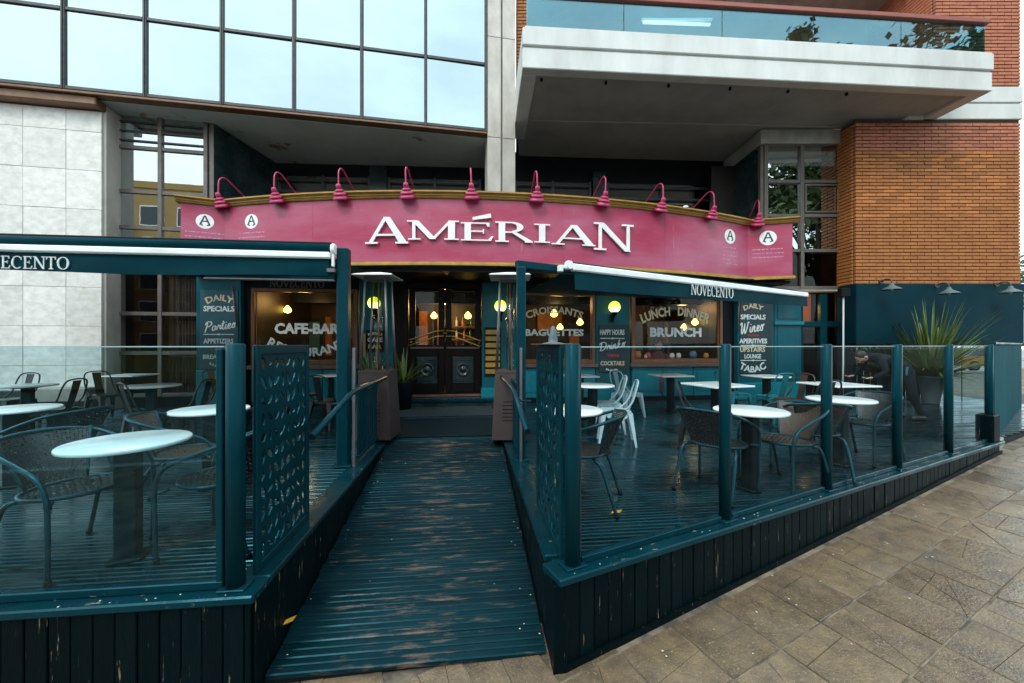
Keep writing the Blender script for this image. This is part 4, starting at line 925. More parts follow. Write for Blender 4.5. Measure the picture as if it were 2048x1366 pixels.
U_ = [ULE] + [UL + .0] + [UL + (UR_ - UL) * i / 48 for i in range(1, 48)] + [UR_, URE]
def sweep(prof, us=U_):
    """profile (depth outwards, z) swept along the sign's plan"""
    m = MB(); n = len(prof); vs = [sp(u, z, d) for u in us for d, z in prof]
    fs = [(i * n + k, i * n + (k + 1) % n, (i + 1) * n + (k + 1) % n, (i + 1) * n + k) for i in range(len(us) - 1) for k in range(n)]
    fs += [tuple(range(n)), tuple((len(us) - 1) * n + k for k in range(n - 1, -1, -1))]
    return m.add(vs, fs)
part('sign_panel', sweep([(0, ZS0), (0, ZS1), (-.12, ZS1), (-.12, ZS0)]), m_sign, sgn_)
part('cornice', sweep([(-.12, ZS1 + .002), (.03, ZS1 + .002), (.045, ZS1 + .022), (.045, ZS1 + .036), (.07, ZS1 + .042), (.07, ZS1 + .06), (.10, ZS1 + .082), (.125, ZS1 + .09), (.125, ZS1 + .118), (-.12, ZS1 + .118)], [ULE - .07] + U_[1:-1] + [URE + .10]), m_gold, sgn_)
part('bottom_moulding', sweep([(-.12, ZS0 - .075), (.05, ZS0 - .075), (.05, ZS0 - .045), (.03, ZS0 - .02), (.03, ZS0 - .002), (-.12, ZS0 - .002)], [ULE - .04] + U_[1:-1] + [URE + .04]), m_gold, sgn_)
poly = [sp(u, 0, -.121)[:2] for u in U_] + [(URE, VS - .03), (ULE, VS - .03)]
part('canopy_underside', MB().prism([p for p in poly], ZR - .10, ZR - .032, 'z'), m_black, sgn_)
part('canopy_roof', MB().prism([p for p in poly[:-2]] + [(URE, 8.3), (ULE, 8.0)], ZS1 - .06, ZS1 + .0, 'z'), m_black, sgn_)
for ue, s_ in ((ULE, 1), (URE, -1)):
    part('sign_end', MB().prism([(sv(ue) + .121, ZR - .03), (VS - .03, ZR - .03), (VS - .03, ZS1 - .061), (sv(ue) + .121, ZS1 - .061)], ue + .0 * s_, ue + .08 * s_, 'x'), m_sign, sgn_)
LET = [('A', 733, 818, 436, 489), ('M', 816, 918, 443, 481), ('E', 921, 988, 447, 483), ('R', 988, 1064, 446, 486), ('I', 1066, 1100, 450, 487), ('A', 1102, 1188, 452, 492), ('N', 1186, 1264, 449, 503)]
for ch, p0, p1, y0, y1 in LET:
    ua, ub = su(p0), su(p1); um = (ua + ub) / 2; D_ = K.xy(um, sv(um))[1]; z0, z1 = CZ + (690 - y1) / F * D_, CZ + (690 - y0) / F * D_
    m = MB()
    for i, poly in enumerate(serif(ch)): m.prism([(ua + (ub - ua) * p[0], z0 + (z1 - z0) * p[1]) for p in poly], .028, .065 + .0006 * (i % 7), 'y')
    if ch == 'E':
        za = z1 + (z1 - z0) * .14; m.prism([(ua + (ub - ua) * .36, za), (ua + (ub - ua) * .92, za + .05), (ua + (ub - ua) * .90, za + .13), (ua + (ub - ua) * .36, za + .05)], .028, .065)
    if ch in 'AE': pass
    part('letter', m.warp(lambda x, y, z: sp(x, z, y)), m_white, sgn_)
    s_ = MB()
    for t_ in (.3, .7): s_.tube([sp(ua + (ub - ua) * t_, z0 + .03, .0), sp(ua + (ub - ua) * t_, z0 + .03, .03)], .01, 6)
    part('letter_pin', s_, m_grey, sgn_)
for px in (985, 1124, 625, 1330):              # joints between the sign's sheets
    u = su(px); part('sheet_joint', MB().hexa([sp(u - .004, ZS0, -.002), sp(u + .004, ZS0, -.002), sp(u + .004, ZS0, .0025), sp(u - .004, ZS0, .0025), sp(u - .004, ZS1, -.002), sp(u + .004, ZS1, -.002), sp(u + .004, ZS1, .0025), sp(u - .004, ZS1, .0025)]), m_sign, sgn_)
# round emblems with fine print below
for p, y, nl, ww in ((410, 443, 2, 62), (503, 443, 2, 58), (1460, 473, 5, 38), (1536, 476, 3, 52)):
    u = su(p); D_ = K.xy(u, sv(u))[1]; z = CZ + (690 - y) / F * D_; r = 14.5 / F * D_
    m = MB(); n = 28
    m.add([sp(u + r * math.cos(2 * math.pi * k / n), z + r * math.sin(2 * math.pi * k / n), .004) for k in range(n)] + [sp(u + r * math.cos(2 * math.pi * k / n), z + r * math.sin(2 * math.pi * k / n), -.002) for k in range(n)], [tuple(range(n))] + [(k, (k + 1) % n, n + (k + 1) % n, n + k) for k in range(n)])
    em = part('emblem', m, m_white, sgn_)
    a = MB()
    for i, q in enumerate(([(-.62, -.45), (-.40, -.45), (.06, .80), (-.10, .80)], [(.62, -.45), (.40, -.45), (-.06, .80), (.10, .80)], [(-.30, -.05), (.30, -.05), (.26, .10), (-.26, .10)], [(-.62, -.45), (-.25, -.62), (-.2, -.5), (-.5, -.36)], [(.62, -.45), (.25, -.62), (.2, -.5), (.5, -.36)])):
        a.prism([(u + r * x, z + r * y_) for x, y_ in q], .003, .0065 + .0006 * i, 'y')
    part('emblem_mark', a.warp(lambda x, y, z: sp(x, z, y)), m_brdd, em)
    fp = MB(); rnd = random.Random(p)
    for k in range(nl):
        zz_ = z - r * 1.55 - k * .092; x = -ww / 2
        while x < ww / 2 - 2:
            w_ = rnd.uniform(3, 8); uu = u + x / F * D_; ue = u + min(x + w_, ww / 2) / F * D_
            fp.prism([(uu, zz_ - .012), (ue, zz_ - .012), (ue, zz_ + .012), (uu, zz_ + .012)], -.001, .003, 'y'); x += w_ + rnd.uniform(.8, 1.6)
    part('fine_print', fp.warp(lambda x, y, z: sp(x, z, y)), MAT('worn_print', (.60, .30, .40), .6, nz=(30, .4, .6), col2=(.46, .10, .2)), sgn_, kind='stuff')
# gooseneck lamps along the cornice
lu = [False]
def gooseneck():
    t = thing('gooseneck_lamp', '', 'lamp', K, (0, 0, 0), 'magenta gooseneck lamps along the sign')
    part('arm', MB().tube(crom([(0, 1.15, 0.0), (0, .80, .09), (0, .45, .22), (0, .17, .36), (0, .03, .43), (0, -.07, .42), (0, -.125, .34), (0, -.13, .20), (0, -.13, .07)], 6), .012, 8), m_lamp, t)
    part('mount', MB().lathe([(.06, 0), (.06, .015), (.03, .04)], 12, (0, 1.15, -.01)), m_lamp, t)
    Mh = Matrix.Translation((0, -.13, .09)) @ Matrix.Rotation(R(26), 4, 'X')
    part('head', MB().lathe([(.026, .05), (.04, .03), (.04, -.02), (.032, -.03), (.05, -.04), (.066, -.045), (.066, -.07), (.05, -.08), (.08, -.09), (.104, -.10), (.104, -.125), (.085, -.135), (.115, -.155), (.125, -.175), (.122, -.20), (.112, -.20), (.095, -.16), (.05, -.11)], 20, (0, 0, 0), Mh), m_lamp, t)
    part('bulb', MB().lathe([(.0, -.19), (.055, -.17), (.04, -.12)], 12, (0, 0, 0), Mh), m_white, t)
    return t
gn = gooseneck(); names = ['leftmost, over the fold of the sign', 'second from the left, over the bare stretch', 'third from the left, before the letters start', 'above the first A of the white letters', 'above the E in the white letters', 'above the I, right of the stone column', 'above the N at the end of the letters', 'right of the letters, arm against the dark recess', 'second from the right, by the emblem', 'rightmost, in front of the bay window']
for px, lb in zip((452, 561, 686, 817, 944, 1072, 1203, 1316, 1416, 1513), names):
    u = su(px); n_ = sn(u); x, y = K.xy(u + n_[0] * .02, sv(u) + n_[1] * .02)
    o = spawn(gn, lu, x, y, ZS1 + .08, K.a + math.atan2(n_[0], -n_[1]), 'magenta gooseneck lamp ' + lb)
    o.scale = (1.2, 1.1, 1.12); o.rotation_euler[0] = random.uniform(-.02, .02); o.rotation_euler[1] = random.uniform(-.05, .05)
# ================================================================ RAMP AND TERRACE FLOOR
RW = 1.61; RT = 3.26            # ramp width, v where it reaches the terrace
FO = K.uv(*FE.xy(0, 0)); fa = FE.a - K.a; ft = math.tan(fa)
def ufence(v): return FO[0] + (v - FO[1]) / ft   # u of the slanting fence at depth v
def rz(v): return gz(*K.xy(.8, -.1)) + .048 + (DZ - gz(*K.xy(.8, -.1)) - .048) * max(0, min(1, (v + .02) / (RT + .02)))
BP = .098
def board_prof(v0, v1, z0, z1, c=.006):   # slightly crowned, grooved top
    g = .006; vm = (v0 + v1) / 2
    return [(v0, z0 - .03), (v1, z1 - .03), (v1, z1 - c), (v1 - c, z1), (vm + .010, (z0 + z1) / 2), (vm + .005, (z0 + z1) / 2 - g), (vm - .005, (z0 + z1) / 2 - g), (vm - .010, (z0 + z1) / 2), (v0 + c, z0), (v0, z0 - c)]
ramp = thing('entrance_ramp', None, None, K, (.8, 0, 0), kind='structure')
rampb = MB(); rampb.hexa([(.0, -.02, -.12), (RW, -.02, -.12), (RW, RT, -.12), (0, RT, -.12), (0, -.02, rz(-.02) - .04), (RW, -.02, rz(-.02) - .04), (RW, RT, DZ - .04), (0, RT, DZ - .04)])
part('ramp_base', rampb, m_black, ramp)
v = -.04; k = 0
while v < RT - .02:
    a, b = v + .003, v + BP - .003; dz = random.uniform(-.003, .002); sk = random.uniform(-.004, .004)
    part('plank', MB().prism([(p, z) for p, z in board_prof(a, b, rz(a) + dz, rz(b) + dz)], .02 + random.uniform(-.006, .006), RW - .02 + random.uniform(-.006, .006), 'x'), m_board, ramp)
    v += BP; k += 1
deck = thing('terrace_floor', None, None, K, (3, 3, DZ), kind='structure')
part('underfloor', MB().prism([(-9, -.04), (-.03, -.04), (-.03, RT), (RW + .03, RT), (RW + .03, -.02), (FO[0], FO[1] + .06), (ufence(6.9), 6.9), (-9, 6.9)], -.25, DZ - .034, 'z'), m_black, deck)
v = -.02
while v < 6.55:
    a, b = v + .0035, v + BP - .0035
    segs = []
    if b < RT: segs = [(-7.8, -4.2 + random.uniform(-.4, .4)), None, (RW + .03, None)]
    uf = min(ufence(a) - .05, 13.5)
    L = []
    if b < RT:
        m_ = -3.9 + .9 * ((k * 7) % 3 - 1); L = [(-7.8, m_ - .003), (m_ + .003, -.03)]
        if uf > RW + .2: L.append((RW + .03, uf)) if uf < RW + 4.5 else L.extend([(RW + .03, RW + 3.9), (RW + 3.906, uf)])
    else:
        cuts = [-7.8, -3.6 + .9 * ((k * 5) % 3 - 1), .6 + .9 * ((k * 7) % 3 - 1), 4.6 + .9 * ((k * 4) % 3 - 1), 9.0]
        cuts = [c for c in cuts if c < uf - .5] + [uf]
        L = [(cuts[i] + .003, cuts[i + 1] - .003) for i in range(len(cuts) - 1)]
    for u0, u1 in L:
        dz = random.uniform(-.0025, .0015)
        part('plank', MB().prism(board_prof(a, b, DZ + dz, DZ + dz), u0, u1, 'x'), m_deck, deck)
    v += BP; k += 1
# darker mat in front of the step
tag(single('door_mat', MB().cbox(K.u(795, 5.7), K.u(985, 5.7), 4.95, 6.02, DZ + .003, DZ + .02, .005), m_mat, fr=K, base=(.6, 5.5, DZ)), 'speckled grey mat on the floor before the door step', 'mat')
tag(single('door_mat', MB().cbox(K.u(775, 3.9), K.u(1000, 3.9), 3.34, 4.75, DZ + .003, DZ + .016, .005), m_mat2, fr=K, base=(.6, 4, DZ)), 'plain black mat at the top of the ramp', 'mat')

# ================================================================ SKIRTS AND CAP RAILS
def skirt_boards(parent, fr, u0, u1, v, ztop, pitch, zb, skip=()):
    u = u0
    while u < u1 - .02:
        e = min(u + pitch, u1); dv = random.uniform(-.003, .003)
        x, y = fr.xy((u + e) / 2, v)
        part('skirt_board', MB().cbox(u + .0025, e - .0025, v - .012 + dv, v + .012 + dv, zb(x, y) - .05, ztop, .004), m_skirt, parent)
        u = e
gl = gz
lskirt = thing('left_terrace_skirt', 'dark boarded skirt below the left glass fence', 'terrace skirt', K, (-1, -.14, 0))
skirt_boards(lskirt, K, -3.2, -.005, -.125, DZ - .03, .102, gl)
part('cap_rail', MB().cbox(-3.2, .02, -.165, .02, DZ - .029, DZ + .016, .008), m_cap, lskirt)
part('side_cap_rail', MB().cbox(-.16, .02, .021, 3.30, DZ - .029, DZ + .016, .008), m_cap, lskirt)
part('bottom_rail', MB().cbox(-3.2, -.0, -.155, -.138, -.08, .05, .006), m_skirt, lskirt)
for k in range(13):
    a, b = -.112 + k * .258, -.112 + (k + 1) * .258
    part('side_board', MB().cbox(-.012, .008, a + .002, b - .002, -.1, DZ - .031, .004), m_skirt, lskirt)
rskirt = thing('right_terrace_skirt', 'dark boarded skirt with peeling paint under the slanting glass fence', 'terrace skirt', FE, (3, -.05, 0))
skirt_boards(rskirt, FE, -.10, 6.95, -.055, DZ - .03, .105, gl)
part('cap_rail', MB().cbox(-.15, 7.0, -.10, .10, DZ - .029, DZ + .016, .008), m_cap, rskirt)
q = MB()
for i in range(14):
    a, b = -.10 + i * .504, -.10 + (i + 1) * .504
    z = [gz(*FE.xy(t, -.08)) for t in (a, b)]
    q.hexa([(a, -.085, z[0] - .04), (b, -.085, z[1] - .04), (b, -.07, z[1] - .04), (a, -.07, z[0] - .04), (a, -.085, z[0] + .035), (b, -.085, z[1] + .035), (b, -.07, z[1] + .035), (a, -.07, z[0] + .035)])
part('bottom_rail', q, m_skirt, rskirt)
rs2 = thing('ramp_side_skirt', 'dark boarded side wall along the right edge of the ramp', 'terrace skirt', K, (RW, 1.5, 0))
part('side_cap_rail', MB().cbox(RW - .01, RW + .17, .06, 3.30, DZ - .0285, DZ + .0165, .008), m_cap, rs2)
part('corner_board', MB().cbox(RW - .004, RW + .075, -.175, -.085, -.1, DZ - .031, .006), m_skirt, rs2)
for k in range(13):
    a, b = -.17 + k * .264, -.17 + (k + 1) * .264
    part('side_board', MB().cbox(RW - .002, RW + .018, a + .002, b - .002, -.1, DZ - .03, .004), m_skirt, rs2)

# ================================================================ GLASS FENCES
CT = DZ + .016; FT = CZ - .0
def fence_post(parent, fr, u, v, r=.05, top=FT + .008):
    return part('post', MB().lathe([(r, CT), (r, top - .008), (r - .008, top), (.001, top)], 16, (u, v, 0)).cbox(u - .07, u + .07, v - .055, v + .055, CT, CT + .012, .004), m_post, parent)
lf = thing('glass_fence', 'frontal glass fence before the left tables with one thick corner post', 'fence', K, (-1, -.07, CT))
fence_post(lf, K, -.115, -.07, .046); fence_post(lf, K, -1.75, -.07, .046)
for a, b in ((-1.69, -.17), (-3.2, -1.81)):
    part('glass_panel', MB().cbox(a, b, -.075, -.063, CT + .035, FT - .012, .002), m_fence_glassl, lf)
    part('polished_edge', MB().box(a, b, -.0755, -.0625, FT - .0118, FT - .006), m_gedge, lf)
    part('glass_channel', MB().cbox(a, b, -.09, -.048, CT + .001, CT + .045, .005), m_cap, lf)
part('side_profile', MB().cbox(-.205, -.172, -.088, -.052, CT, FT - .02, .004), m_post, lf)
rf_ = thing('glass_fence', 'slanting glass fence of five panes running along the pavement', 'fence', FE, (3.4, 0, CT))
tp = [0, 1.371, 2.76, 4.13, 5.46, 6.81]
for t_ in tp: fence_post(rf_, FE, t_, 0, .042 if t_ else .048)
for a, b in zip(tp, tp[1:]):
    part('glass_panel', MB().cbox(a + .056, b - .056, -.006, .006, CT + .03, FT - .015, .002), m_fence_glass, rf_)
    part('glass_channel', MB().cbox(a + .06, b - .06, -.018, .018, CT + .001, CT + .04, .004), m_cap, rf_)
    part('polished_edge', MB().box(a + .057, b - .057, -.0065, .0065, FT - .0148, FT - .009), m_gedge, rf_)
    part('side_profile', MB().cbox(a + .045, a + .055, -.014, .014, CT + .04, FT - .02, .003), m_mull, rf_)
part('end_block', MB().cbox(6.70, 6.93, -.07, .10, CT + .001, CT + .36, .012), m_skirt, rf_)
# solid board fence beyond the last post
BF = Fr(*FE.xy(6.95, 0), 35.0)
bft = thing('board_fence', 'solid teal fence of upright boards beyond the glass fence', 'fence', BF, (2, 0, .4))
for k in range(38):
    a = .02 + k * .14; x, y = BF.xy(a, 0)
    part('fence_board', MB().cbox(a, a + .132, -.016, .012, gz(x, y) - .05, FT + random.uniform(-.006, .006), .005), m_bfence, bft)
part('top_rail', MB().cbox(.0, 5.4, -.03, .03, FT + .008, FT + .04, .006), m_post, bft); part('concrete_foot', MB().cbox(.0, 5.4, -.06, .06, .1, .50, .01), m_concd, bft)

# ================================================================ CUT-OUT LEAF SCREENS beside the ramp
def leaf_screen(name, label, u, v0, v1, flip):
    t = thing(name, label, 'screen', K, (u, (v0 + v1) / 2, CT))
    m = MB(); rnd = random.Random(3 + flip); z0, z1 = CT + .05, FT - .055; nc, nr_ = 8, 11; cw_, ch_ = (v1 - v0 - .10) / nc, (z1 - z0) / nr_; N_ = 20; th = .004
    for j in range(nr_):
        sh = 0
        for i in range(nc):
            cx, cz = v0 + .05 + (i + .5) * cw_, z0 + (j + .5) * ch_; ang = math.pi / 2 + .95 * math.sin(i * 1.9 + j * .8 + (j % 3)) + rnd.uniform(-.3, .3); le, wd = rnd.uniform(.30, .66) * ch_, rnd.uniform(.14, .36) * cw_
            o_, h_ = [], []
            for k in range(N_):
                a = 2 * math.pi * (k + .5) / N_ ; ca, sa = math.cos(a), math.sin(a); s_ = min(cw_ / 2 / max(abs(ca), 1e-6), ch_ / 2 / max(abs(sa), 1e-6))
                o_.append((cx + ca * s_, cz + sa * s_))
                th_ = a - ang; p_ = 1.22; rr = (abs(math.cos(th_) / le) ** p_ + abs(math.sin(th_) / wd) ** p_) ** (-1 / p_); rr = min(rr, s_ * .92)
                h_.append((cx + ca * rr, cz + sa * rr))
            # corners of the cell
            vs = [(u - th, *p) for p in o_] + [(u - th, *p) for p in h_] + [(u + th, *p) for p in o_] + [(u + th, *p) for p in h_]
            fs = []
            for k in range(N_):
                l = (k + 1) % N_
                fs += [(k, l, N_ + l, N_ + k), (2 * N_ + k, 3 * N_ + k, 3 * N_ + l, 2 * N_ + l), (N_ + k, N_ + l, 3 * N_ + l, 3 * N_ + k)]
            m.add(vs, fs)
            for sx, sz in ((-1, -1), (1, -1), (1, 1), (-1, 1)):   # fill the corner left by the outer ring
                c = (cx + sx * cw_ / 2, cz + sz * ch_ / 2); nb = sorted(o_, key=lambda p: (p[0] - c[0]) ** 2 + (p[1] - c[1]) ** 2)[:2]
                for s_ in (-th, th): m.add([(u + s_, *c), (u + s_, *nb[0]), (u + s_, *nb[1])], [(0, 1, 2)])
    part('cut_out_plate', m, m_post, t, kind='stuff')
    f = MB(); e = .012
    f.cbox(u - e, u + e, v0, v0 + .05, CT, FT, .004).cbox(u - e, u + e, v1 - .05, v1, CT, FT, .004).cbox(u - e, u + e, v0 + .051, v1 - .051, CT, CT + .05, .004).cbox(u - e, u + e, v0 + .051, v1 - .051, FT - .056, FT, .004)
    part('frame', f, m_post, t); return t
leaf_screen('leaf_screen', 'left teal screen with leaf cut-outs standing beside the ramp', -.07, .03, .76, 0)
rsn = leaf_screen('leaf_screen', 'right teal screen with leaf cut-outs, capped by a pointed finial', RW + .085, .0, .84, 1)
part('finial', MB().lathe([(.075, FT + .001), (.075, FT + .012), (.03, FT + .02), (.032, FT + .04), (.016, FT + .11), (.008, FT + .125), (.001, FT + .128)], 16, (RW + .085, .25, 0)), m_pot, rsn)
part('cap_plate', MB().cbox(RW + .02, RW + .15, .0, .80, FT + .0005, FT + .010, .003), m_sill, rsn)
# tall posts of the awnings, side glass, picket rails, handrails
UPL, UPR, VPO = -.22, 1.72, 2.09
lp = thing('awning_post', 'tall square teal post at the left side of the ramp', 'post', K, (UPL, VPO, CT))
part('shaft', MB().cbox(UPL - .06, UPL + .06, VPO - .06, VPO + .06, CT, 2.88, .01), m_post, lp); part('foot_plate', MB().cbox(UPL - .1, UPL + .1, VPO - .1, VPO + .1, CT, CT + .012, .003), m_post, lp)
rp = thing('awning_post', 'tall square teal post at the right side of the ramp, by the heater', 'post', K, (UPR, VPO, CT))
part('shaft', MB().cbox(UPR - .05, UPR + .05, VPO - .05, VPO + .05, CT, 2.72, .01), m_post, rp); part('foot_plate', MB().cbox(UPR - .09, UPR + .09, VPO - .09, VPO + .09, CT, CT + .012, .003), m_post, rp)
for u, lb in ((-.09, 'clear side pane between the left leaf screen and the tall post'), (RW + .10, 'clear side pane between the right leaf screen and the tall post')):
    t = thing('side_glass', lb, 'glass panel', K, (u, 1.4, CT))
    part('pane', MB().cbox(u - .006, u + .006, .87, VPO - .10, CT + .02, FT - .03, .002), m_fence_glass, t)
    part('edge_profile', MB().cbox(u - .014, u + .014, VPO - .097, VPO - .064, CT, FT - .03, .003), m_heatf, t)
for u, lb in ((-.10, 'low picket rail between the left tall post and the patio heater'), (RW + .11, 'low picket rail between the right tall post and the patio heater')):
    t = thing('picket_rail', lb, 'railing', K, (u, 2.7, CT))
    part('top_rail', MB().cbox(u - .03, u + .03, VPO + .07, 3.26, 1.34, 1.385, .006), m_post, t); part('bottom_rail', MB().cbox(u - .02, u + .02, VPO + .07, 3.26, CT + .04, CT + .08, .005), m_post, t)
    for k in range(12):
        v = VPO + .10 + k * .099; part('picket', MB().cbox(u - .012, u + .012, v, v + .062, CT + .081, 1.339, .004), m_post, t)
for u, sg, lb in ((.06, -1, 'left tubular handrail rising along the ramp'), (RW - .05, 1, 'right tubular handrail rising along the ramp')):
    t = thing('handrail', lb, 'handrail', K, (u, 1.4, 1.2))
    part('tube', MB().tube([(u, .50, 1.20), (u, 1.36, 1.385), (u, 1.60, 1.40), (u, 2.9, 1.41)], .024, 10), m_post, t)
    for v, z in ((1.36, 1.36), (2.3, 1.385)): part('bracket', MB().tube([(u, v, z), (u + sg * .07, v, z - .06), (u + sg * .16, v, z - .06)], .01, 6), m_post, t)
    part('end_cap', MB().lathe([(.019, -.002), (.019, .004)], 10, (u, .497, 1.20), Matrix.Rotation(R(90), 4, 'X')), m_black, t)

# ================================================================ AWNINGS
def tri_cloth(a, b, c, d, nx, ny, sag):
    m = MB(); P = []
    for j in range(ny + 1):
        for i in range(nx + 1):
            s, t = i / nx, j / ny; p = (Vector(a) * (1 - s) + Vector(b) * s) * (1 - t) + (Vector(d) * (1 - s) + Vector(c) * s) * t
            P.append((p.x, p.y, p.z - sag * math.sin(math.pi * t) + .004 * math.sin(i * 2.1 + j)))
    return m.add(P, [(j * (nx + 1) + i, j * (nx + 1) + i + 1, (j + 1) * (nx + 1) + i + 1, (j + 1) * (nx + 1) + i) for j in range(ny) for i in range(nx)], True)
aw = thing('awning', 'long green awning on the left with white front bar and lettered valance', 'awning', K, (-2.5, 2.0, 2.7))
uL0, uL1 = -6.3, -.34
part('cross_beam', MB().cbox(uL0, uL1, VPO - .02, VPO + .06, 2.845, 2.945, .008), m_black, aw)
part('fabric_roll', MB().tube([(uL0, VPO - .07, 2.862), (uL1 + .0, VPO - .07, 2.862)], .048, 12), m_fabric, aw)
part('front_bar', MB().cbox(uL0, uL1 + .02, VPO - .14, VPO - .06, 2.742, 2.812, .014), m_bar, aw)
part('end_cap', MB().lathe([(.055, -.02), (.06, 0), (.055, .02)], 14, (uL1 + .045, VPO - .09, 2.85), Matrix.Rotation(R(90), 4, 'Y')).cbox(uL1 + .03, uL1 + .055, VPO - .12, VPO - .08, 2.66, 2.80, .006), m_bar, aw)
part('arm_bracket', MB().cbox(uL1 - .02, UPL - .061, VPO - .12, VPO - .0, 2.60, 2.645, .006), m_heatf, aw)
va = MB(); n = 90; L = uL1 - uL0
for sd in (0, 1):
    pass
vs = []
for j in range(6):
    for i in range(n + 1):
        s = i / n; u = uL0 + L * s; v = VPO - .10 + .012 * math.sin(u * 3.1 + j * .35) * (j / 5) + .006 * math.sin(u * 7.7) * (j / 5)
        vs.append((u, v, 2.741 - .185 * j / 5 - .01 * math.sin(u * 2.2) * (j / 5)))
va.add(vs, [(j * (n + 1) + i, j * (n + 1) + i + 1, (j + 1) * (n + 1) + i + 1, (j + 1) * (n + 1) + i) for j in range(5) for i in range(n)], True)
val = part('valance', va, m_fabric, aw)
u0, u1 = K.u(408, VPO - .09), K.u(667, VPO - .09)
part('pelmet', MB().cbox(u0, u1, VPO - .085, VPO - .02, 2.53, 2.735, .008), m_fabric, aw); part('pelmet_hem', MB().cbox(u0, u1, VPO - .10, VPO - .02, 2.512, 2.529, .004), m_heatf, aw)
part('canopy', tri_cloth((uL0, VPO, 2.83), (uL1 - .1, VPO, 2.83), (uL1 - .1, 5.6, 3.22), (uL0, 5.6, 3.22), 24, 10, .05), m_fabric, aw)
vv = VPO - .118; e0, e1 = K.u(2, vv), K.u(140, vv); wl = (e1 - e0) / (.92 + .78 + .92 + .78 + 1.0 + .84 + 1.05)* (1.0 + 1.05 + .98 + .78 + .92 + .78 + 1.0 + .84 + 1.05)
wl = (e1 - e0) * (sum(NOV[1]) / (sum(NOV[1][3:])))
part('lettering', serif_word(*NOV, e1 - wl, e1, K.z(75, 538, vv), K.z(75, 513, vv), lambda u, z, d: (u, vv - d, z), .004), m_pale, aw)
# right awning, parallel to the slanting fence
ar = thing('awning', 'shorter green awning on the right, slanting away with white front bar', 'awning', AW, (3, 0, 2.7))
l0, l1 = AW.u(1143), AW.u(1613)
part('cross_beam', MB().cbox(.02, l1 - .3, .10, .18, 2.74, 2.83, .008), m_post, ar)
part('front_bar', MB().cbox(l0, l1, -.04, .04, 2.745, 2.835, .016), m_bar, ar)
part('end_cap', MB().cbox(l0 - .16, l0 - .003, -.02, .03, 2.76, 2.80, .01, Matrix.Translation((0, 0, 0))).lathe([(.05, -.03), (.058, 0), (.05, .03)], 14, (l0 - .04, 0, 2.815), Matrix.Rotation(R(90), 4, 'X')).cbox(l0 - .19, l0 - .14, -.03, .04, 2.72, 2.80, .008), m_bar, ar)
part('fabric_roll', MB().tube([(l0 + .02, .10, 2.845), (l1 - .02, .10, 2.845)], .04, 12), m_fabric, ar)
vs = []; n = 60
for j in range(6):
    for i in range(n + 1):
        s = i / n; u = l0 + .04 + (l1 - l0 - .04) * s; h = .225 - .05 * s
        vs.append((u, -.01 + .012 * math.sin(u * 3.7 + j * .3) * (j / 5), 2.744 - h * j / 5))
part('valance', MB().add(vs, [(j * (n + 1) + i, j * (n + 1) + i + 1, (j + 1) * (n + 1) + i + 1, (j + 1) * (n + 1) + i) for j in range(5) for i in range(n)], True), m_fabric, ar)
part('canopy', tri_cloth((l0 + .05, .1, 2.80), (l1 - .05, .1, 2.80), (l1 - 1.2, 1.5, 2.80), (l0 + .6, 2.4, 2.80), 14, 8, .04), m_fabric, ar)
e0, e1 = AW.u(1382, -.03), AW.u(1467, -.03)
part('lettering', serif_word(*NOV, e0, e1, AW.z(1424, 593, -.03), AW.z(1424, 571, -.03), lambda u, z, d: (u, -.028 - d, z), .004), m_pale, ar)
for px in (1250, 1330, 1500): part('arm_joint', MB().cbox(AW.u(px) , AW.u(px) + .18, .12, .2, 2.832, 2.865, .006), m_bar, ar)
for u_ in (l0 + .5, l1 - .9):
    part('folding_arm', MB().tube([(u_, .14, 2.79), (u_ + .6, .7, 2.79), (u_ + .15, 1.4, 2.80)], .022, 8), m_post, ar)
# ================================================================ TABLES
def T_(px, D): return ((px - 1024) / F * D, D)
def table(x, y, r, shape, label, rot=None):
    t = thing('bistro_table', label, 'table', W0, (x, y, DZ), 'white topped tables on the terrace')
    ht = DZ + .73
    if shape == 'round':
        top = MB().lathe([(r - .02, ht - .028), (r, ht - .022), (r, ht - .006), (r - .008, ht), (.001, ht + .0005)], 48, (x, y, 0), None, True)
    else:
        top = MB().cbox(-r, r, -r, r, ht - .026, ht, .006, Matrix.Translation((x, y, 0)) @ Matrix.Rotation(K.a if rot is None else rot, 4, 'Z'))
    part('tabletop', top, m_marble, t)
    Mr = Matrix.Translation((x, y, 0)) @ Matrix.Rotation(K.a + .35, 4, 'Z')
    part('column', MB().cbox(-.055, .055, -.055, .055, DZ + .02, ht - .05, .008, Mr), m_tleg, t)
    part('foot_plate', MB().cbox(-.085, .085, -.085, .085, DZ + .003, DZ + .02, .006, Mr), m_tleg, t)
    part('top_plate', MB().cbox(-.12, .12, -.12, .12, ht - .05, ht - .029, .004, Mr), m_tleg, t)
    return t
table(-2.38, 2.42, .31, 'round', 'nearest round white table behind the left glass fence, column in full view')
table(-4.66, 3.65, .31, 'round', 'round white table cut by the left edge of the photo, middle depth')
table(-7.2, 5.8, .31, 'round', 'small far round table at the left edge, before the travertine wall')
table(*T_(257, 7.75), .33, 'square', 'square white table in front of the curtained window')
table(-5.32, 5.75, .35, 'round', 'round white table below the dark window, right of two black chairs')
table(-2.80, 3.62, .31, 'round', 'round white table half hidden by the thick left fence post')
table(*T_(662, 7.7), .31, 'round', 'round white table seen past the left leaf screen')
table(.525, 3.6, .31, 'round', 'nearest round white table behind the right corner post')
table(1.20, 5.8, .32, 'round', 'round white table beside the pale blue chairs')
table(*T_(1160, 7.6), .30, 'square', 'small square table under the happy hours board')
table(*T_(1341, 7.75), .32, 'square', 'square white table below the BRUNCH window')
table(*T_(1432, 5.9), .36, 'square', 'square white table crossed by the second fence post', K.a + .2)
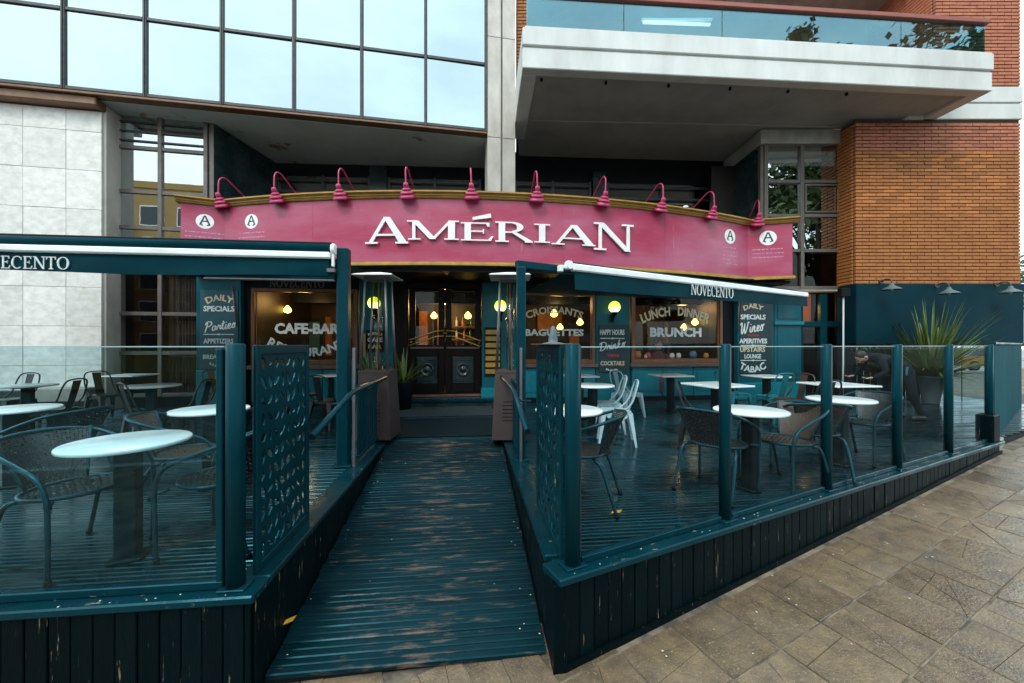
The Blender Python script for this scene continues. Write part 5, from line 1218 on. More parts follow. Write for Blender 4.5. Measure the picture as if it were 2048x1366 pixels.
table(*T_(1533, 7.5), .31, 'square', 'square white table below the TABAC lettering')
table(2.18, 3.57, .305, 'round', 'round white table close behind the second fence post')
table(3.62, 4.3, .31, 'round', 'round white table close behind the third fence post')
table(*T_(1674, 5.95), .36, 'square', 'square white table crossed by the third fence post, near the bending person')

# ================================================================ CHAIRS (front of a chair is -y)
def woven(surface, nu, nv, wr=.34, lift=.004):
    """two crossing sets of flat strands over surface(s, t)"""
    m = MB()
    def nrm(s, t):
        a = Vector(surface(min(s + .01, 1), t)) - Vector(surface(max(s - .01, 0), t)); b = Vector(surface(s, min(t + .01, 1))) - Vector(surface(s, max(t - .01, 0))); return a.cross(b).normalized()
    for d in (0, 1):
        n, k = (nu, nv) if d == 0 else (nv, nu)
        for i in range(n):
            c = (i + .5) / n; w_ = wr / n; vs = []; ns = max(6, k // 2 * 1)
            for j in range(ns + 1):
                q = j / ns; off = lift * (1 if (i + j + d) % 2 else -1)
                for e in (-w_, w_):
                    s, t = (c + e, q) if d == 0 else (q, c + e)
                    p = Vector(surface(s, t)) + nrm(s, t) * off; vs.append(tuple(p))
            m.add(vs, [(2 * j, 2 * j + 1, 2 * j + 3, 2 * j + 2) for j in range(ns)], True)
    return m
def woven_chair(weave, tubemat, label):
    t = thing('woven_armchair', label, 'chair', W0, (0, 0, 0), 'woven armchairs on the terrace')
    def arm(x): return [(.265, -.245, .0), (.268, -.25, .30), (.272, -.245, .47), (.278, -.19, .575), (.282, -.05, .64), (.280, .09, .69), (.245, .215, .735), (.15, .295, .757), (0, .325, .765)]
    A = arm(1); path = crom(A + [(-x, y, z) for x, y, z in A[-2::-1]], 5)
    part('arm_rail', MB().tube(path, .0128, 8), tubemat, t)
    for sx in (-1, 1):
        part('rear_leg', MB().tube(crom([(sx * .10, .06, .415), (sx * .205, .10, .408), (sx * .235, .16, .34), (sx * .25, .27, .0)], 5), .0135, 8), tubemat, t)
        part('seat_stay', MB().tube([(sx * .270, -.235, .425), (sx * .22, -.20, .43)], .011, 6), tubemat, t)
    part('seat_hoop', MB().tube([(.235 * math.cos(a) * 1.02, .235 * math.sin(a) * (1.0 if math.sin(a) < 0 else .85) - .02, .437) for a in [2 * math.pi * i / 28 for i in range(28)]], .012, 6, True), tubemat, t)
    def seat(s, u):
        x = (s * 2 - 1) * .235; y = (u * 2 - 1) * .235; 
        f = math.sqrt(max(0, 1 - .5 * (y / .235) ** 2)); g = math.sqrt(max(0, 1 - .5 * (x / .235) ** 2))
        return (x * f * 1.08, y * g - .02, .440 - .018 * (1 - (x / .235) ** 2) * (1 - (y / .235) ** 2))
    part('woven_seat', woven(seat, 26, 26), weave, t, kind='stuff')
    def back(s, u):
        a = (s - .5) * 1.6; rr = .240 + .085 * u; wd = .86 + .14 * u
        return (rr * math.sin(a) * wd * 1.0, rr * math.cos(a) * (.74 + .25 * u) + .005, .45 + .31 * u)
    part('woven_back', woven(back, 26, 20), weave, t, kind='stuff')
    for s in (.0, 1.):
        part('back_edge', MB().tube([back(s, q / 6) for q in range(7)], .009, 6), tubemat, t)
    for x, y in ((.265, -.245), (-.265, -.245), (.25, .27), (-.25, .27)):
        part('foot', MB().lathe([(.018, 0), (.018, .03)], 8, (x, y, 0)), m_black, t)
    return t
def put(kind, lst):
    for mk, (x, y, deg, lb) in lst: spawn(mk[0], mk[1], x, y, DZ + .002, R(deg), lb)
wd_ = [woven_chair(m_weave, m_tube, 'dark woven armchair'), [False]]
wb_ = [woven_chair(m_weaveb, m_tube, 'brown woven armchair'), [False]]
# deg turns the chair: 0 faces the camera, 90 faces right (+x), -90 faces left, 180 faces away
put('w', [
 (wd_, (-2.74, 2.44, 80, 'dark woven armchair at the left edge, facing the nearest round table')),
 (wd_, (-1.93, 2.64, -84, 'dark woven armchair between the nearest left table and the corner post')),
 (wb_, (-2.72, 3.22, 118, 'brown woven armchair tucked behind the nearest left table')),
 (wd_, (-3.95, 3.40, -96, 'dark woven armchair at the middle left table, its back panel against the far chairs')),
 (wd_, (.62, 3.28, -108, 'dark woven armchair just behind the right corner post')),
 (wd_, (1.84, 3.53, 128, 'dark woven armchair seen from behind, left of the second fence post')),
 (wb_, (2.55, 3.66, -72, 'brown woven armchair facing us at the nearest right table')),
 (wd_, (3.02, 3.95, 165, 'dark woven armchair seen from behind at the third fence post')),
 (wd_, (4.05, 4.50, -75, 'dark woven armchair right of the third fence post, arms against the wet floor')),
])
def steel_chair(mat, label, grp):
    t = thing('steel_chair', label, 'chair', W0, (0, 0, 0), grp)
    S = .18
    pl = [(-.17, -.19), (.17, -.19), (.19, -.16), (.165, .16), (.14, .185), (-.14, .185), (-.165, .16), (-.19, -.16)]
    part('seat', MB().prism(pl, .435, .448, 'z').prism([(x * .97, y * .97) for x, y in pl], .405, .4345, 'z'), mat, t)
    for sx in (-1, 1):
        for sy in (-1, 1):
            a = (sx * .155, sy * .165, .43); b = (sx * .205, sy * .235, .0)
            d = MB(); d.hexa([(b[0] - .015, b[1] - .012, 0), (b[0] + .015, b[1] - .012, 0), (b[0] + .015, b[1] + .012, 0), (b[0] - .015, b[1] + .012, 0), (a[0] - .042, a[1] - .03, .43), (a[0] + .042, a[1] - .03, .43), (a[0] + .042, a[1] + .03, .43), (a[0] - .042, a[1] + .03, .43)])
            part('leg', d, mat, t)
        part('side_apron', MB().prism([(-.15, .40), (.15, .40), (.11, .36), (.06, .385), (-.06, .385), (-.11, .36)], sx * .178 - .004, sx * .178 + .004, 'x'), mat, t)
    hp = crom([(.185, .06, .44), (.19, .18, .56), (.185, .235, .72), (.15, .265, .82), (.06, .275, .848), (-.06, .275, .848), (-.15, .265, .82), (-.185, .235, .72), (-.19, .18, .56), (-.185, .06, .44)], 4)
    part('back_hoop', MB().tube(hp, .011, 7), mat, t)
    sp_ = MB(); vs = []
    for z, y, w_ in ((.44, .165, .052), (.55, .20, .052), (.70, .24, .056), (.83, .272, .062)): vs += [(-w_, y, z), (w_, y, z)]
    for z, y, w_ in ((.44, .165, .052), (.55, .20, .052), (.70, .24, .056), (.83, .272, .062)): vs += [(-w_, y + .005, z), (w_, y + .005, z)]
    sp_.add(vs, [(2 * i, 2 * i + 1, 2 * i + 3, 2 * i + 2) for i in range(3)] + [(8 + 2 * i, 8 + 2 * i + 2, 8 + 2 * i + 3, 8 + 2 * i + 1) for i in range(3)])
    part('splat', sp_, mat, t); return t
sd_ = [steel_chair(m_tolixd, '', 'black steel chairs'), [False]]; sw_ = [steel_chair(m_tolixw, '', 'pale blue steel chairs'), [False]]
sb_ = [steel_chair(m_tolixb, '', 'rusty brown steel chairs'), [False]]; st_ = [steel_chair(m_tolixt, '', 'turquoise steel chairs'), [False]]
put('s', [
 (sd_, (*T_(214, 6.9), 75, 'black steel chair tilted at the travertine corner, facing the square table')),
 (sd_, (*T_(108, 5.35), -80, 'black steel chair at the far left round table, back splat against the travertine')),
 (sd_, (*T_(376, 5.3), -85, 'black steel chair right of the round table below the dark window')),
 (sd_, (*T_(20, 6.3), 0, 'black steel chair cut by the left edge behind the far round table')),
 (sb_, (*T_(446, 7.2), 80, 'rusty brown steel chair by the Parties menu panel')),
 (sd_, (*T_(300, 5.0), 150, 'black steel chair with its seat under the round table by the window')),
 (sd_, (*T_(610, 7.0), 70, 'black steel chair glimpsed left of the far table through the leaf screen')),
 (sd_, (*T_(655, 6.2), 170, 'black steel chair seen between the leaf screen and the tall left post')),
 (sd_, (*T_(702, 7.3), -60, 'black steel chair beside the left patio heater')),
 (sw_, (*T_(1232, 5.25), -100, 'nearer pale blue steel chair of the overlapping pair')),
 (sw_, (*T_(1214, 5.95), -95, 'farther pale blue steel chair of the overlapping pair')),
 (sw_, (*T_(1254, 7.2), 115, 'pale blue steel chair against the teal base below the happy hours board')),
 (sd_, (*T_(1400, 5.0), 60, 'black steel chair beyond the dark armchair, left of the second fence post')),
 (st_, (*T_(1545, 6.7), 190, 'turquoise steel chair under the TABAC table')),
 (st_, (*T_(1468, 7.1), 100, 'turquoise steel chair by the low teal counter left of the TABAC table')),
 (sb_, (*T_(1585, 6.3), -70, 'rusty brown steel chair right of the TABAC table')),
 (sd_, (*T_(1625, 5.4), 190, 'black steel chair whose hoop overlaps the square table by the third post')),
])

# ================================================================ PATIO HEATERS
def heater(x, y, label, sticker):
    t = thing('patio_heater', label, 'patio heater', W0, (x, y, DZ), 'pyramid patio heaters flanking the ramp')
    z0 = DZ + .01
    def fr_(w0, w1, za, zb, mb, rot=0):
        mb.hexa([(x - w0, y - w0, za), (x + w0, y - w0, za), (x + w0, y + w0, za), (x - w0, y + w0, za), (x - w1, y - w1, zb), (x + w1, y - w1, zb), (x + w1, y + w1, zb), (x - w1, y + w1, zb)]); return mb
    wb, wt = .245, .135; zt = 2.74
    def wz(z): return wb + (wt - wb) * (z - z0) / (zt - z0)
    part('gas_cabinet', fr_(wz(z0 + .04), wz(1.46), z0 + .04, 1.46, MB()), m_heat, t)
    part('cabinet_rim', fr_(wz(1.46) + .012, wz(1.49) + .012, 1.461, 1.49, MB()), m_heat, t)
    for sx in (-1, 1):
        for sy in (-1, 1):
            a, b = wz(1.49) - .012, wt
            part('frame_leg', MB().tube([(x + sx * a, y + sy * a, 1.49), (x + sx * b, y + sy * b, zt)], .016, 6), m_heatf, t)
        part('wheel', MB().lathe([(.04, -.015), (.045, 0), (.04, .015)], 12, (x + sx * .17, y - .15, z0 + .045), Matrix.Rotation(R(90), 4, 'Y')), m_black, t)
    part('top_frame', fr_(wt + .015, wt + .012, zt - .01, zt + .03, MB()), m_heatf, t)
    part('burner_screen', MB().lathe([(.055, 1.50), (.055, 2.70)], 16, (x, y, 0)), m_tubeg, t)
    part('inner_pipe', MB().lathe([(.012, 1.491), (.012, 2.7)], 8, (x + .0, y, 0)), m_bronze, t)
    part('reflector', fr_(.28, .25, zt + .031, zt + .05, MB()).hexa([(x - .25, y - .25, zt + .0505), (x + .25, y - .25, zt + .0505), (x + .25, y + .25, zt + .0505), (x - .25, y + .25, zt + .0505), (x - .06, y - .06, zt + .10), (x + .06, y - .06, zt + .10), (x + .06, y + .06, zt + .10), (x - .06, y + .06, zt + .10)]), m_white, t)
    for k in range(6):
        zz = DZ + .30 + k * .05; w_ = wz(zz)
        part('vent_slot', MB().cbox(x - .10, x + .10, y - w_ - .003, y - w_ + .01, zz, zz + .012, .002), m_black, t)
    if sticker:
        zz = CZ - 142 / F * (y - .22); part('sticker', MB().cbox(x - .12, x - .05, y - wz(zz) - .006, y - wz(zz) + .004, zz - .035, zz + .035, .001), m_white, t)
    return t
hx = T_(757, 5.45); heater(*hx, 'patio heater left of the ramp top, white sticker on its cabinet', True)
hx = T_(1020, 5.45); heater(*hx, 'patio heater right of the ramp top, partly behind the tall post', False)

# ================================================================ PLANTS IN POTS
def strap_leaves(t, x, y, z, n, L, seed, name='leaf', spread=1.0, wid=.028, mat=None, low=False):
    rnd = random.Random(seed)
    for k in range(n):
        az = rnd.uniform(0, 2 * math.pi); el = R(rnd.uniform(18, 88)) if spread > .8 else R(rnd.uniform(45, 88)); ln = L * rnd.uniform(.55, 1.05); m = MB(); vs = []
        if low: el = R(rnd.uniform(5, 60))
        d = Vector((math.cos(az) * math.cos(el), math.sin(az) * math.cos(el), math.sin(el))); p = Vector((x + math.cos(az) * .05, y + math.sin(az) * .05, z)); side = Vector((-math.sin(az), math.cos(az), 0)); ns = 7
        droop = rnd.uniform(.05, .34) * (1.6 if low else 1)
        for i in range(ns + 1):
            q = i / ns; w_ = wid * (1 - q ** 2.2) * (.55 + .9 * q * (1 - q) * 2) + .001; f = Vector((0, 0, -w_ * .35))
            vs += [tuple(p - side * w_), tuple(p + f), tuple(p + side * w_)]
            d = (d + Vector((0, 0, -droop * q * .55))).normalized(); p = p + d * (ln / ns)
        m.add(vs, [(3 * i + a, 3 * i + a + 1, 3 * i + a + 4, 3 * i + a + 3) for i in range(ns) for a in (0, 1)], True)
        part(name, m, mat or m_leaf, t)
px_, py_ = T_(1862, 8.75)
t = thing('potted_grass_plant', 'big spiky grass plant in a tall grey pot before the teal wall', 'plant', W0, (px_, py_, DZ))
part('pot', MB().lathe([(.135, DZ + .004), (.14, DZ + .03), (.22, DZ + .58), (.235, DZ + .59), (.235, DZ + .63), (.21, DZ + .63), (.20, DZ + .57), (.001, DZ + .57)], 28, (px_, py_, 0)), m_pot, t)
strap_leaves(t, px_, py_, DZ + .60, 200, 1.75, 4, wid=.024)
strap_leaves(t, px_, py_, DZ + .60, 130, 1.15, 14, wid=.022, low=True)
px_, py_ = T_(806, 7.95)
t = thing('potted_plant', 'strappy plant in a black pot left of the cafe door', 'plant', W0, (px_, py_, DZ))
part('pot', MB().lathe([(.15, DZ + .004), (.21, DZ + .56), (.22, DZ + .60), (.19, DZ + .60), (.18, DZ + .54), (.001, DZ + .54)], 24, (px_, py_, 0)), m_black, t)
strap_leaves(t, px_, py_, DZ + .55, 46, .70, 9)
px_, py_ = T_(742, 8.05)
t = thing('potted_plant', 'strappy plant standing behind the left patio heater', 'plant', W0, (px_, py_, DZ))
part('pot', MB().lathe([(.14, DZ + .004), (.19, DZ + .50), (.20, DZ + .54), (.17, DZ + .54), (.001, DZ + .5)], 24, (px_, py_, 0)), m_black, t)
strap_leaves(t, px_, py_, DZ + .5, 40, .85, 12, spread=.5)

# ================================================================ PEOPLE
def skin_body(J, E, name, mat, parent, lvl=2):
    """J: name -> (x, y, z, rx, ry); E: edges; grows one continuous surface"""
    ks = list(J); me = bpy.data.meshes.new(name); me.from_pydata([J[k][:3] for k in ks], [(ks.index(a), ks.index(b)) for a, b in E], [])
    o = bpy.data.objects.new(name, me); C.collection.objects.link(o); mo = o.modifiers.new('s', 'SKIN'); mo.use_smooth_shade = True
    for i, k in enumerate(ks):
        sv_ = me.skin_vertices[0].data[i]; sv_.radius = (J[k][3], J[k][4] if len(J[k]) > 4 else J[k][3]); sv_.use_root = i == 0
    su_ = o.modifiers.new('u', 'SUBSURF'); su_.levels = lvl; su_.render_levels = lvl
    dg = bpy.context.evaluated_depsgraph_get(); m2 = bpy.data.meshes.new_from_object(o.evaluated_get(dg)); bpy.data.objects.remove(o)
    m2.materials.clear(); m2.materials.append(mat); m2.polygons.foreach_set('use_smooth', [True] * len(m2.polygons))
    ob = bpy.data.objects.new(name, m2); C.collection.objects.link(ob); ob.parent = parent; BASE[ob.name] = (0, 0, 0); return ob
def hand(sd, wrist, dirv, side, parent):
    """palm and five separate curled fingers grown from the wrist"""
    w_ = Vector(wrist); d = Vector(dirv).normalized(); s = Vector(side).normalized(); n_ = d.cross(s)
    J = {'palm': (*(w_ + d * .045), .030, .018), 'wrist': (*(w_ - d * .02), .026, .022)}; E = [('palm', 'wrist')]
    for i, (o_, l) in enumerate(((-.030, .060), (-.010, .072), (.010, .070), (.028, .055))):
        a = w_ + d * .085 + s * o_; b = a + d * l * .5 - n_ * l * .18; c = b + d * l * .3 - n_ * l * .35
        for nm, p, r in (('k', a, .0100), ('m', b, .0090), ('t', c, .0075)): J[f'{nm}{i}'] = (*p, r)
        E += [('palm', f'k{i}'), (f'k{i}', f'm{i}'), (f'm{i}', f't{i}')]
    a = w_ + d * .035 - s * .040; b = a + d * .035 - s * .018 - n_ * .012; J['th0'] = (*a, .012); J['th1'] = (*b, .009); E += [('palm', 'th0'), ('th0', 'th1')]
    return skin_body(J, E, 'hand', m_skin, parent, 1)
# waiter bending over the table: local -x is towards the table (left in the photo)
px_, py_ = T_(1803, 6.95)
wt_ = thing('person', 'person in black clothes bending over the tables before the teal wall', 'person', W0, (0, 0, 0)); wt_.location = (px_, py_, DZ + .003); wt_.rotation_euler = (0, 0, R(-8)); BASE[wt_.name] = (0, 0, 0)
BJ = {'pelvis': (0, 0, .90, .150, .125), 'waist': (-.12, 0, 1.00, .140, .115), 'chest': (-.34, -.01, 1.09, .165, .13), 'neckb': (-.52, -.02, 1.13, .09, .08), 'neck': (-.585, -.025, 1.125, .058, .056),
      'shl': (-.46, .17, 1.10, .075, .07), 'ell': (-.50, .24, .86, .052, .05), 'wrl': (-.66, .17, .755, .034, .032),
      'shr': (-.46, -.19, 1.09, .075, .07), 'elr': (-.44, -.27, .84, .052, .05), 'wrr': (-.60, -.20, .745, .034, .032),
      'hl': (.02, .10, .86, .11, .10), 'kl': (-.05, .13, .48, .075, .07), 'al': (.10, .14, .09, .048, .045),
      'hr': (.02, -.10, .86, .11, .10), 'kr': (.06, -.14, .47, .075, .07), 'ar': (.20, -.15, .09, .048, .045)}
BE = [('pelvis', 'waist'), ('waist', 'chest'), ('chest', 'neckb'), ('neckb', 'neck'), ('chest', 'shl'), ('shl', 'ell'), ('ell', 'wrl'), ('chest', 'shr'), ('shr', 'elr'), ('elr', 'wrr'), ('pelvis', 'hl'), ('hl', 'kl'), ('kl', 'al'), ('pelvis', 'hr'), ('hr', 'kr'), ('kr', 'ar')]
skin_body(BJ, BE, 'clothed_body', m_cloth, wt_)
def head(parent, c, fwd, hairmat=m_hair):
    """egg-shaped head with brow, nose, mouth, ears; c is its centre, fwd where the face points"""
    f = Vector(fwd).normalized(); upv = Vector((0, 0, 1)); r = upv.cross(f); r = r.normalized() if r.length > .1 else Vector((0, 1, 0)); u = f.cross(r)
    def em(name, bits, mat):
        m = MB()
        for (a, b, e), (ra, rb, rc) in bits:
            nn, ms = 16, 12; vs = []; 
            for i in range(ms + 1):
                ph = math.pi * i / ms
                for k in range(nn):
                    th = 2 * math.pi * k / nn; q = (math.sin(ph) * math.cos(th), math.sin(ph) * math.sin(th), math.cos(ph)); jaw = 1 - .22 * max(0, -q[2])
                    vs.append(tuple(Vector(c) + r * (a + ra * q[0] * jaw) + f * (b + rb * q[1] * jaw) + u * (e + rc * q[2])))
            m.add(vs, [(i * nn + k, i * nn + (k + 1) % nn, (i + 1) * nn + (k + 1) % nn, (i + 1) * nn + k) for i in range(ms) for k in range(nn)], True)
        part(name, m, mat, parent)
    em('head', [((0, 0, 0), (.076, .095, .115)), ((0, .095, -.012), (.013, .018, .026)), ((.078, -.005, -.01), (.012, .02, .032)), ((-.078, -.005, -.01), (.012, .02, .032)), ((0, .085, .022), (.05, .012, .010)), ((0, .082, -.055), (.026, .012, .008))], m_skin)
    em('eyes', [((.031, .084, .008), (.011, .008, .007)), ((-.031, .084, .008), (.011, .008, .007))], m_black)
    em('hair', [((0, -.022, .028), (.086, .092, .105))], hairmat)
head(wt_, (-.66, -.03, 1.10), (-.40, -.05, -.92))
hand(1, (-.67, .165, .75), (-.8, -.05, -.15), (0, 1, 0), wt_); hand(-1, (-.61, -.195, .742), (-.8, .05, -.15), (0, 1, 0), wt_)
for k, (x, y) in enumerate(((.10, .14), (.20, -.15))):
    part('shoe', MB().cbox(x - .17, x + .07, y - .048, y + .048, .0, .085, .03), m_shoe, wt_)
part('tucked_cloth', MB().cbox(-.06, .0, -.172, -.150, .78, .94, .01), m_clothb, wt_)
# guest seated inside behind the right-hand window
gx, gy = T_(1318, 9.75)
gt = thing('person', 'seated guest in dark red seen through the window below the BRUNCH lettering', 'person', W0, (0, 0, 0)); gt.location = (gx, gy, DZ + .1); BASE[gt.name] = (0, 0, 0)
GJ = {'pelvis': (0, .05, .46, .15, .13), 'waist': (0, .05, .66, .14, .11), 'chest': (0, .04, .90, .16, .12), 'neckb': (0, .03, 1.04, .07, .065), 'neck': (0, .025, 1.09, .052, .05),
      'shl': (.18, .03, .98, .07, .065), 'ell': (.24, -.06, .74, .05, .05), 'wrl': (.12, -.26, .72, .033, .032), 'shr': (-.18, .03, .98, .07, .065), 'elr': (-.24, -.06, .74, .05, .05), 'wrr': (-.12, -.26, .72, .033, .032),
      'hl': (.1, -.02, .46, .1, .09), 'kl': (.12, -.42, .47, .07, .065), 'al': (.12, -.44, .06, .045, .045), 'hr': (-.1, -.02, .46, .1, .09), 'kr': (-.12, -.42, .47, .07, .065), 'ar': (-.12, -.44, .06, .045, .045)}
skin_body(GJ, BE, 'clothed_body', MAT('dark_red_clothing', (.10, .015, .025), .75), gt)
head(gt, (0, .015, 1.21), (.1, -1, -.05)); hand(1, (.12, -.27, .715), (-.3, -.9, 0), (1, 0, 0), gt); hand(-1, (-.12, -.27, .715), (.3, -.9, 0), (1, 0, 0), gt)
tag(single('cafe_stool', MB().lathe([(.2, .40), (.2, .43)], 20, (0, .05, 0)).lathe([(.025, 0), (.025, .4)], 10, (0, .05, 0)).lathe([(.17, 0), (.17, .02)], 20, (0, .05, 0)), m_black, fr=W0, base=(0, 0, 0)), 'black stool under the guest behind the window', 'stool').location = (gx, gy, DZ + .1)

# ================================================================ SMALL LITTER
def leaf_litter(x, y, z, s, rz, mat, label):
    m = MB(); q = [(-1, 0, .0), (-.4, -.35, .12), (.3, -.42, .05), (1, 0, .22), (.3, .42, .08), (-.4, .35, .16)]
    m.add([(a * s, b * s, c * s) for a, b, c in q] + [(-.1 * s, 0, .02 * s)], [(i, (i + 1) % 6, 6) for i in range(6)])
    o = single('fallen_leaf', m, mat, label, 'leaf', group='fallen leaves'); o.location = (x, y, z); o.rotation_euler = (0, 0, rz)
m_lf1 = MAT('yellow_leaf', (.55, .30, .03), .6); m_lf2 = MAT('pale_leaf', (.5, .46, .36), .6); m_lf3 = MAT('rust_leaf', (.36, .14, .03), .6)
def onz(px, py, z): D = F * (CZ - z) / (py - 690); return (px - 1024) / F * D, D, z + .006
leaf_litter(*onz(1233, 1026, DZ), .055, .4, m_lf1, 'yellow fallen leaf on the floor behind the first right pane')
leaf_litter(*onz(577, 1245, .12), .05, 1.0, m_lf1, 'yellow fallen leaf near the left foot of the ramp')
leaf_litter(*onz(1545, 1062, .155), .03, 2.0, m_lf3, 'rust fallen leaf on the paving beside the right skirt')
leaf_litter(*onz(1690, 1050, .17), .03, .7, m_lf3, 'small rust leaf on the paving below the third post')
leaf_litter(*onz(1078, 1088, .18), .022, .2, m_lf2, 'pale leaf scrap low on the right side wall of the ramp')
for px, py, lb in ((1905, 1322, 'dark scrap of litter on the paving at bottom right'), (1626, 1352, 'white scrap of paper on the paving at the bottom edge'), (1188, 1302, 'tiny pale scrap on the paving near the ramp corner')):
    leaf_litter(*onz(px, py, .02), .018, px, m_lf2 if 'dark' not in lb else m_black, lb)
# ================================================================ STREET BEHIND THE VIEWER (seen in the glass) AND BEYOND THE CORNER
def block(name, label, x, y, w_, d, h, mat, rows, cols, rot=0):
    fr = Fr(x, y, rot); t = thing(name, label, 'building', fr, (0, 0, 0))
    part('wall', MB().box(-w_ / 2, w_ / 2, 0, -d, -.2, h), mat, t)
    fm = MB(); 
    part('parapet', MB().cbox(-w_ / 2 - .1, w_ / 2 + .1, .1, -d, h + .003, h + .5, .03), mat, t)
    for j in range(rows):
        for i in range(cols):
            u = -w_ / 2 + w_ * (i + .5) / cols; z = 1.2 + (h - 1.6) * j / rows; ww, hh = w_ / cols * .33, (h - 1.6) / rows * .32
            wn = part('window', MB().cbox(u - ww, u + ww, -.02, .06, z, z + 2 * hh, .02), m_white, t)
            part('pane', MB().box(u - ww + .08, u + ww - .08, .061, .075, z + .08, z + 2 * hh - .08), m_pane_dark, wn)
        if j: part('balcony_slab', MB().cbox(-w_ * .3, w_ * .12, .061, 1.0, 1.0 + (h - 1.6) * j / rows, 1.12 + (h - 1.6) * j / rows, .02), mat, t)
    return t
block('apartment_block', 'yellow apartment block across the street, mirrored in the tall window', -20.5, -18, 12, 9, 13.5, m_bldg, 5, 5, 10)
block('apartment_block', 'lower yellow wing across the street, mirrored in the tall window', -10.8, -19.5, 7, 8, 10.5, m_bldg, 4, 3, 4)
block('apartment_block', 'grey apartment block across the street behind the trees', 8, -24, 18, 9, 9, m_bldg2, 4, 7, 0)
def tree(x, y, h, r, seed, label, n=5200, ls=1.):
    rnd = random.Random(seed); z0 = gz(x, y); t = thing('street_tree', label, 'tree', W0, (x, y, z0), 'street trees')
    tr = MB().tube(crom([(x, y, z0 - .1), (x + .1, y, z0 + h * .22), (x - .05, y + .1, z0 + h * .42)], 4), [.22 - .008 * i for i in range(9)], 10)
    tips = []
    for k in range(9):
        a = 2 * math.pi * k / 9 + rnd.uniform(-.3, .3); l = r * rnd.uniform(.5, .9); e = rnd.uniform(.3, 1.1)
        q = [(x, y, z0 + h * rnd.uniform(.30, .42)), (x + math.cos(a) * l * .5, y + math.sin(a) * l * .5, z0 + h * .5 + l * .2 * e), (x + math.cos(a) * l, y + math.sin(a) * l, z0 + h * .55 + l * .55 * e)]
        tr.tube(crom(q, 4), [.09 - .008 * i for i in range(9)], 6); tips += [q[1], q[2]]
    part('trunk', tr, m_bark, t)
    cl = [(Vector(rnd.choice(tips)) + Vector((rnd.gauss(0, r * .28), rnd.gauss(0, r * .28), rnd.gauss(h * .06, h * .08))), rnd.uniform(.35, .95)) for _ in range(46)]
    m = MB(); vs = []; fs = []
    for k in range(n):
        c, s = rnd.choice(cl); s *= ls; p = c + Vector((rnd.gauss(0, s * .5), rnd.gauss(0, s * .5), rnd.gauss(0, s * .4)))
        a = Vector((rnd.gauss(0, 1), rnd.gauss(0, 1), rnd.gauss(0, .6))).normalized(); b = a.orthogonal().normalized(); l, w_ = ls * rnd.uniform(.10, .20), ls * rnd.uniform(.05, .09); i = len(vs)
        vs += [tuple(p - a * l), tuple(p - b * w_), tuple(p + a * l), tuple(p + b * w_)]; fs.append((i, i + 1, i + 2, i + 3))
    m.add(vs, fs); o = part('crown', m, m_tree, t); return t
tree(19.5, -5.5, 18, 6.2, 1, 'tall leafy street tree mirrored in the bay window panes', 9000, 1.7)
tree(22.5, -4.6, 23, 7.0, 2, 'tall street tree mirrored at the right end of the balcony glass', 9000, 1.7)
tree(15.5, -11, 11, 3.6, 5, 'smaller street tree across the road, mirrored low in the bay window', 5000, 1.3)
tree(24.5, 17.5, 7, 2.4, 3, 'street tree beyond the brick corner at the right edge', 3600)
block('corner_building', 'pale building beyond the brick corner at the right edge', 34, 34, 14, 10, 9, m_bldg2, 3, 4, 180)
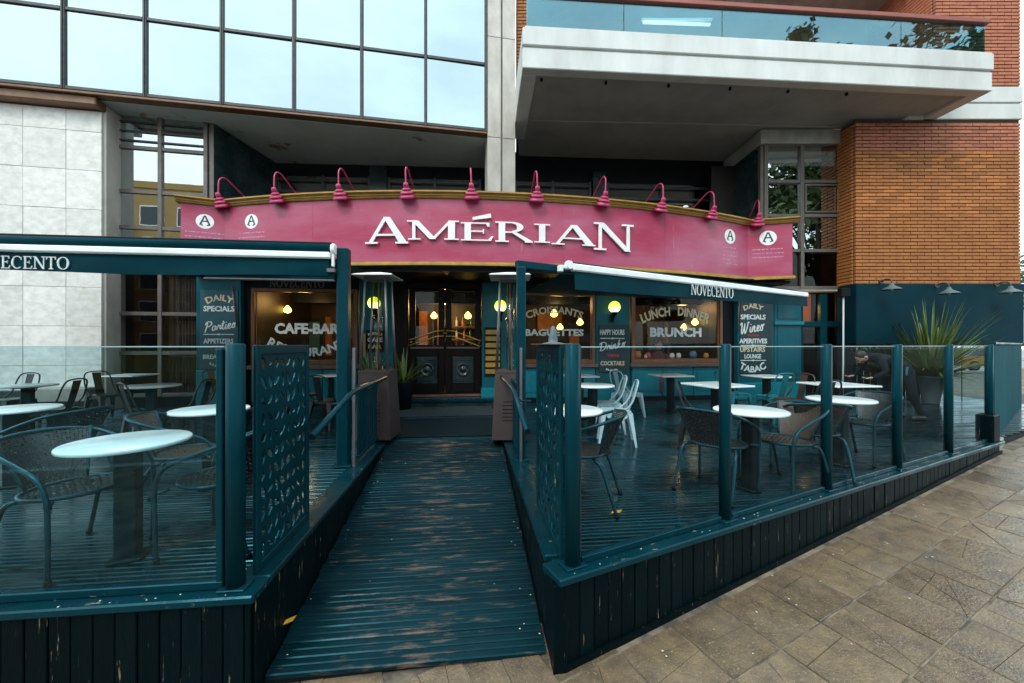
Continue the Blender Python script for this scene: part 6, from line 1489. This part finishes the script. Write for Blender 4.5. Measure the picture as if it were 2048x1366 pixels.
# yellow cab parked across the street, mirrored low in the panes
def cab():
    t = thing('parked_cab', 'yellow parked cab across the street, mirrored in the panes under the teal wall', 'car', W0, (0, 0, 0)); BASE[t.name] = (0, 0, 0)
    body = [(-2.1, .32), (2.1, .32), (2.15, .62), (2.0, .82), (1.25, .92), (.62, 1.40), (-.85, 1.42), (-1.55, .95), (-2.1, .88), (-2.18, .6)]
    m = MB().prism(body[:5] + [(1.25, .92), (-1.55, .95)] + body[8:], -.82, .82, 'y'); part('body', m, m_yel, t)
    part('cabin', MB().hexa([(-1.5, -.78, .95), (1.2, -.78, .93), (1.2, .78, .93), (-1.5, .78, .95), (-.9, -.62, 1.42), (.55, -.62, 1.40), (.55, .62, 1.40), (-.9, .62, 1.42)]), m_pane_dark, t)
    part('roof', MB().cbox(-.92, .57, -.63, .63, 1.421, 1.46, .015), m_yel, t); part('roof_sign', MB().cbox(-.3, .2, -.12, .12, 1.461, 1.60, .02), m_bar, t)
    for sx in (-1.3, 1.3):
        for sy in (-.78, .78):
            wl = part('wheel', MB().lathe([(.2, -.1), (.31, -.09), (.32, 0), (.31, .09), (.2, .1)], 20, (sx, sy, .32), Matrix.Rotation(R(90), 4, 'X')), m_black, t)
            part('hubcap', MB().lathe([(.18, -.105), (.18, .105)], 14, (sx, sy, .32), Matrix.Rotation(R(90), 4, 'X')), m_heatf, wl)
    for sy in (-.55, .55): part('headlight', MB().cbox(2.0, 2.16, sy - .14, sy + .14, .66, .78, .02), m_white, t); part('bumper', MB().cbox(2.1, 2.2, sy - .24, sy + .24, .36, .5, .03), m_black, t)
    return t
cb_ = cab(); cb_.location = (29.8, -6.2, gz(29.8, -6.2) - .14); cb_.rotation_euler = (0, 0, R(4))
kb = MB(); n = 40
for i in range(n):
    x0, x1 = -30 + 64 * i / n, -30 + 64 * (i + 1) / n; z = [gz(x, -3.0) for x in (x0, x1)]
    kb.hexa([(x0, -3.2, z[0] - .2), (x1, -3.2, z[1] - .2), (x1, -3.01, z[1] - .2), (x0, -3.01, z[0] - .2), (x0, -3.2, z[0] - .005), (x1, -3.2, z[1] - .005), (x1, -3.01, z[1] - .005), (x0, -3.01, z[0] - .005)])
single('kerb', kb, m_kerb, kind='structure')
# pale specks and crumbs lying on ledges, boards and paving
rnd = random.Random(21); db = MB()
def speck(x, y, z, r):
    n = rnd.choice((4, 5, 6)); a0 = rnd.uniform(0, 6); P = [(x + r * rnd.uniform(.6, 1.2) * math.cos(a0 + 2 * math.pi * k / n), y + r * rnd.uniform(.5, 1.1) * math.sin(a0 + 2 * math.pi * k / n), z) for k in range(n)]
    db.add(P + [(x, y, z + r * .5)], [(k, (k + 1) % n, n) for k in range(n)])
for _ in range(26): speck(*K.xy(-rnd.uniform(.0, 2.2), -rnd.uniform(.02, .15)), DZ + .018, rnd.uniform(.003, .007))
for _ in range(30): speck(*FE.xy(rnd.uniform(-.1, 6.5), -rnd.uniform(.02, .09)), DZ + .018, rnd.uniform(.003, .008))
for _ in range(40):
    v = rnd.uniform(.05, 3.1); u = rnd.choice((rnd.uniform(.03, .12), rnd.uniform(1.48, 1.58), rnd.uniform(.1, 1.5))); speck(*K.xy(u, v), rz(v) + .004, rnd.uniform(.003, .008))
for _ in range(60):
    x, y = FE.xy(rnd.uniform(-.3, 5.5), -.13 - abs(rnd.gauss(0, .5))); speck(x, y, gz(x, y) + .004, rnd.uniform(.003, .009))
single('debris', db, m_lf2, kind='stuff')
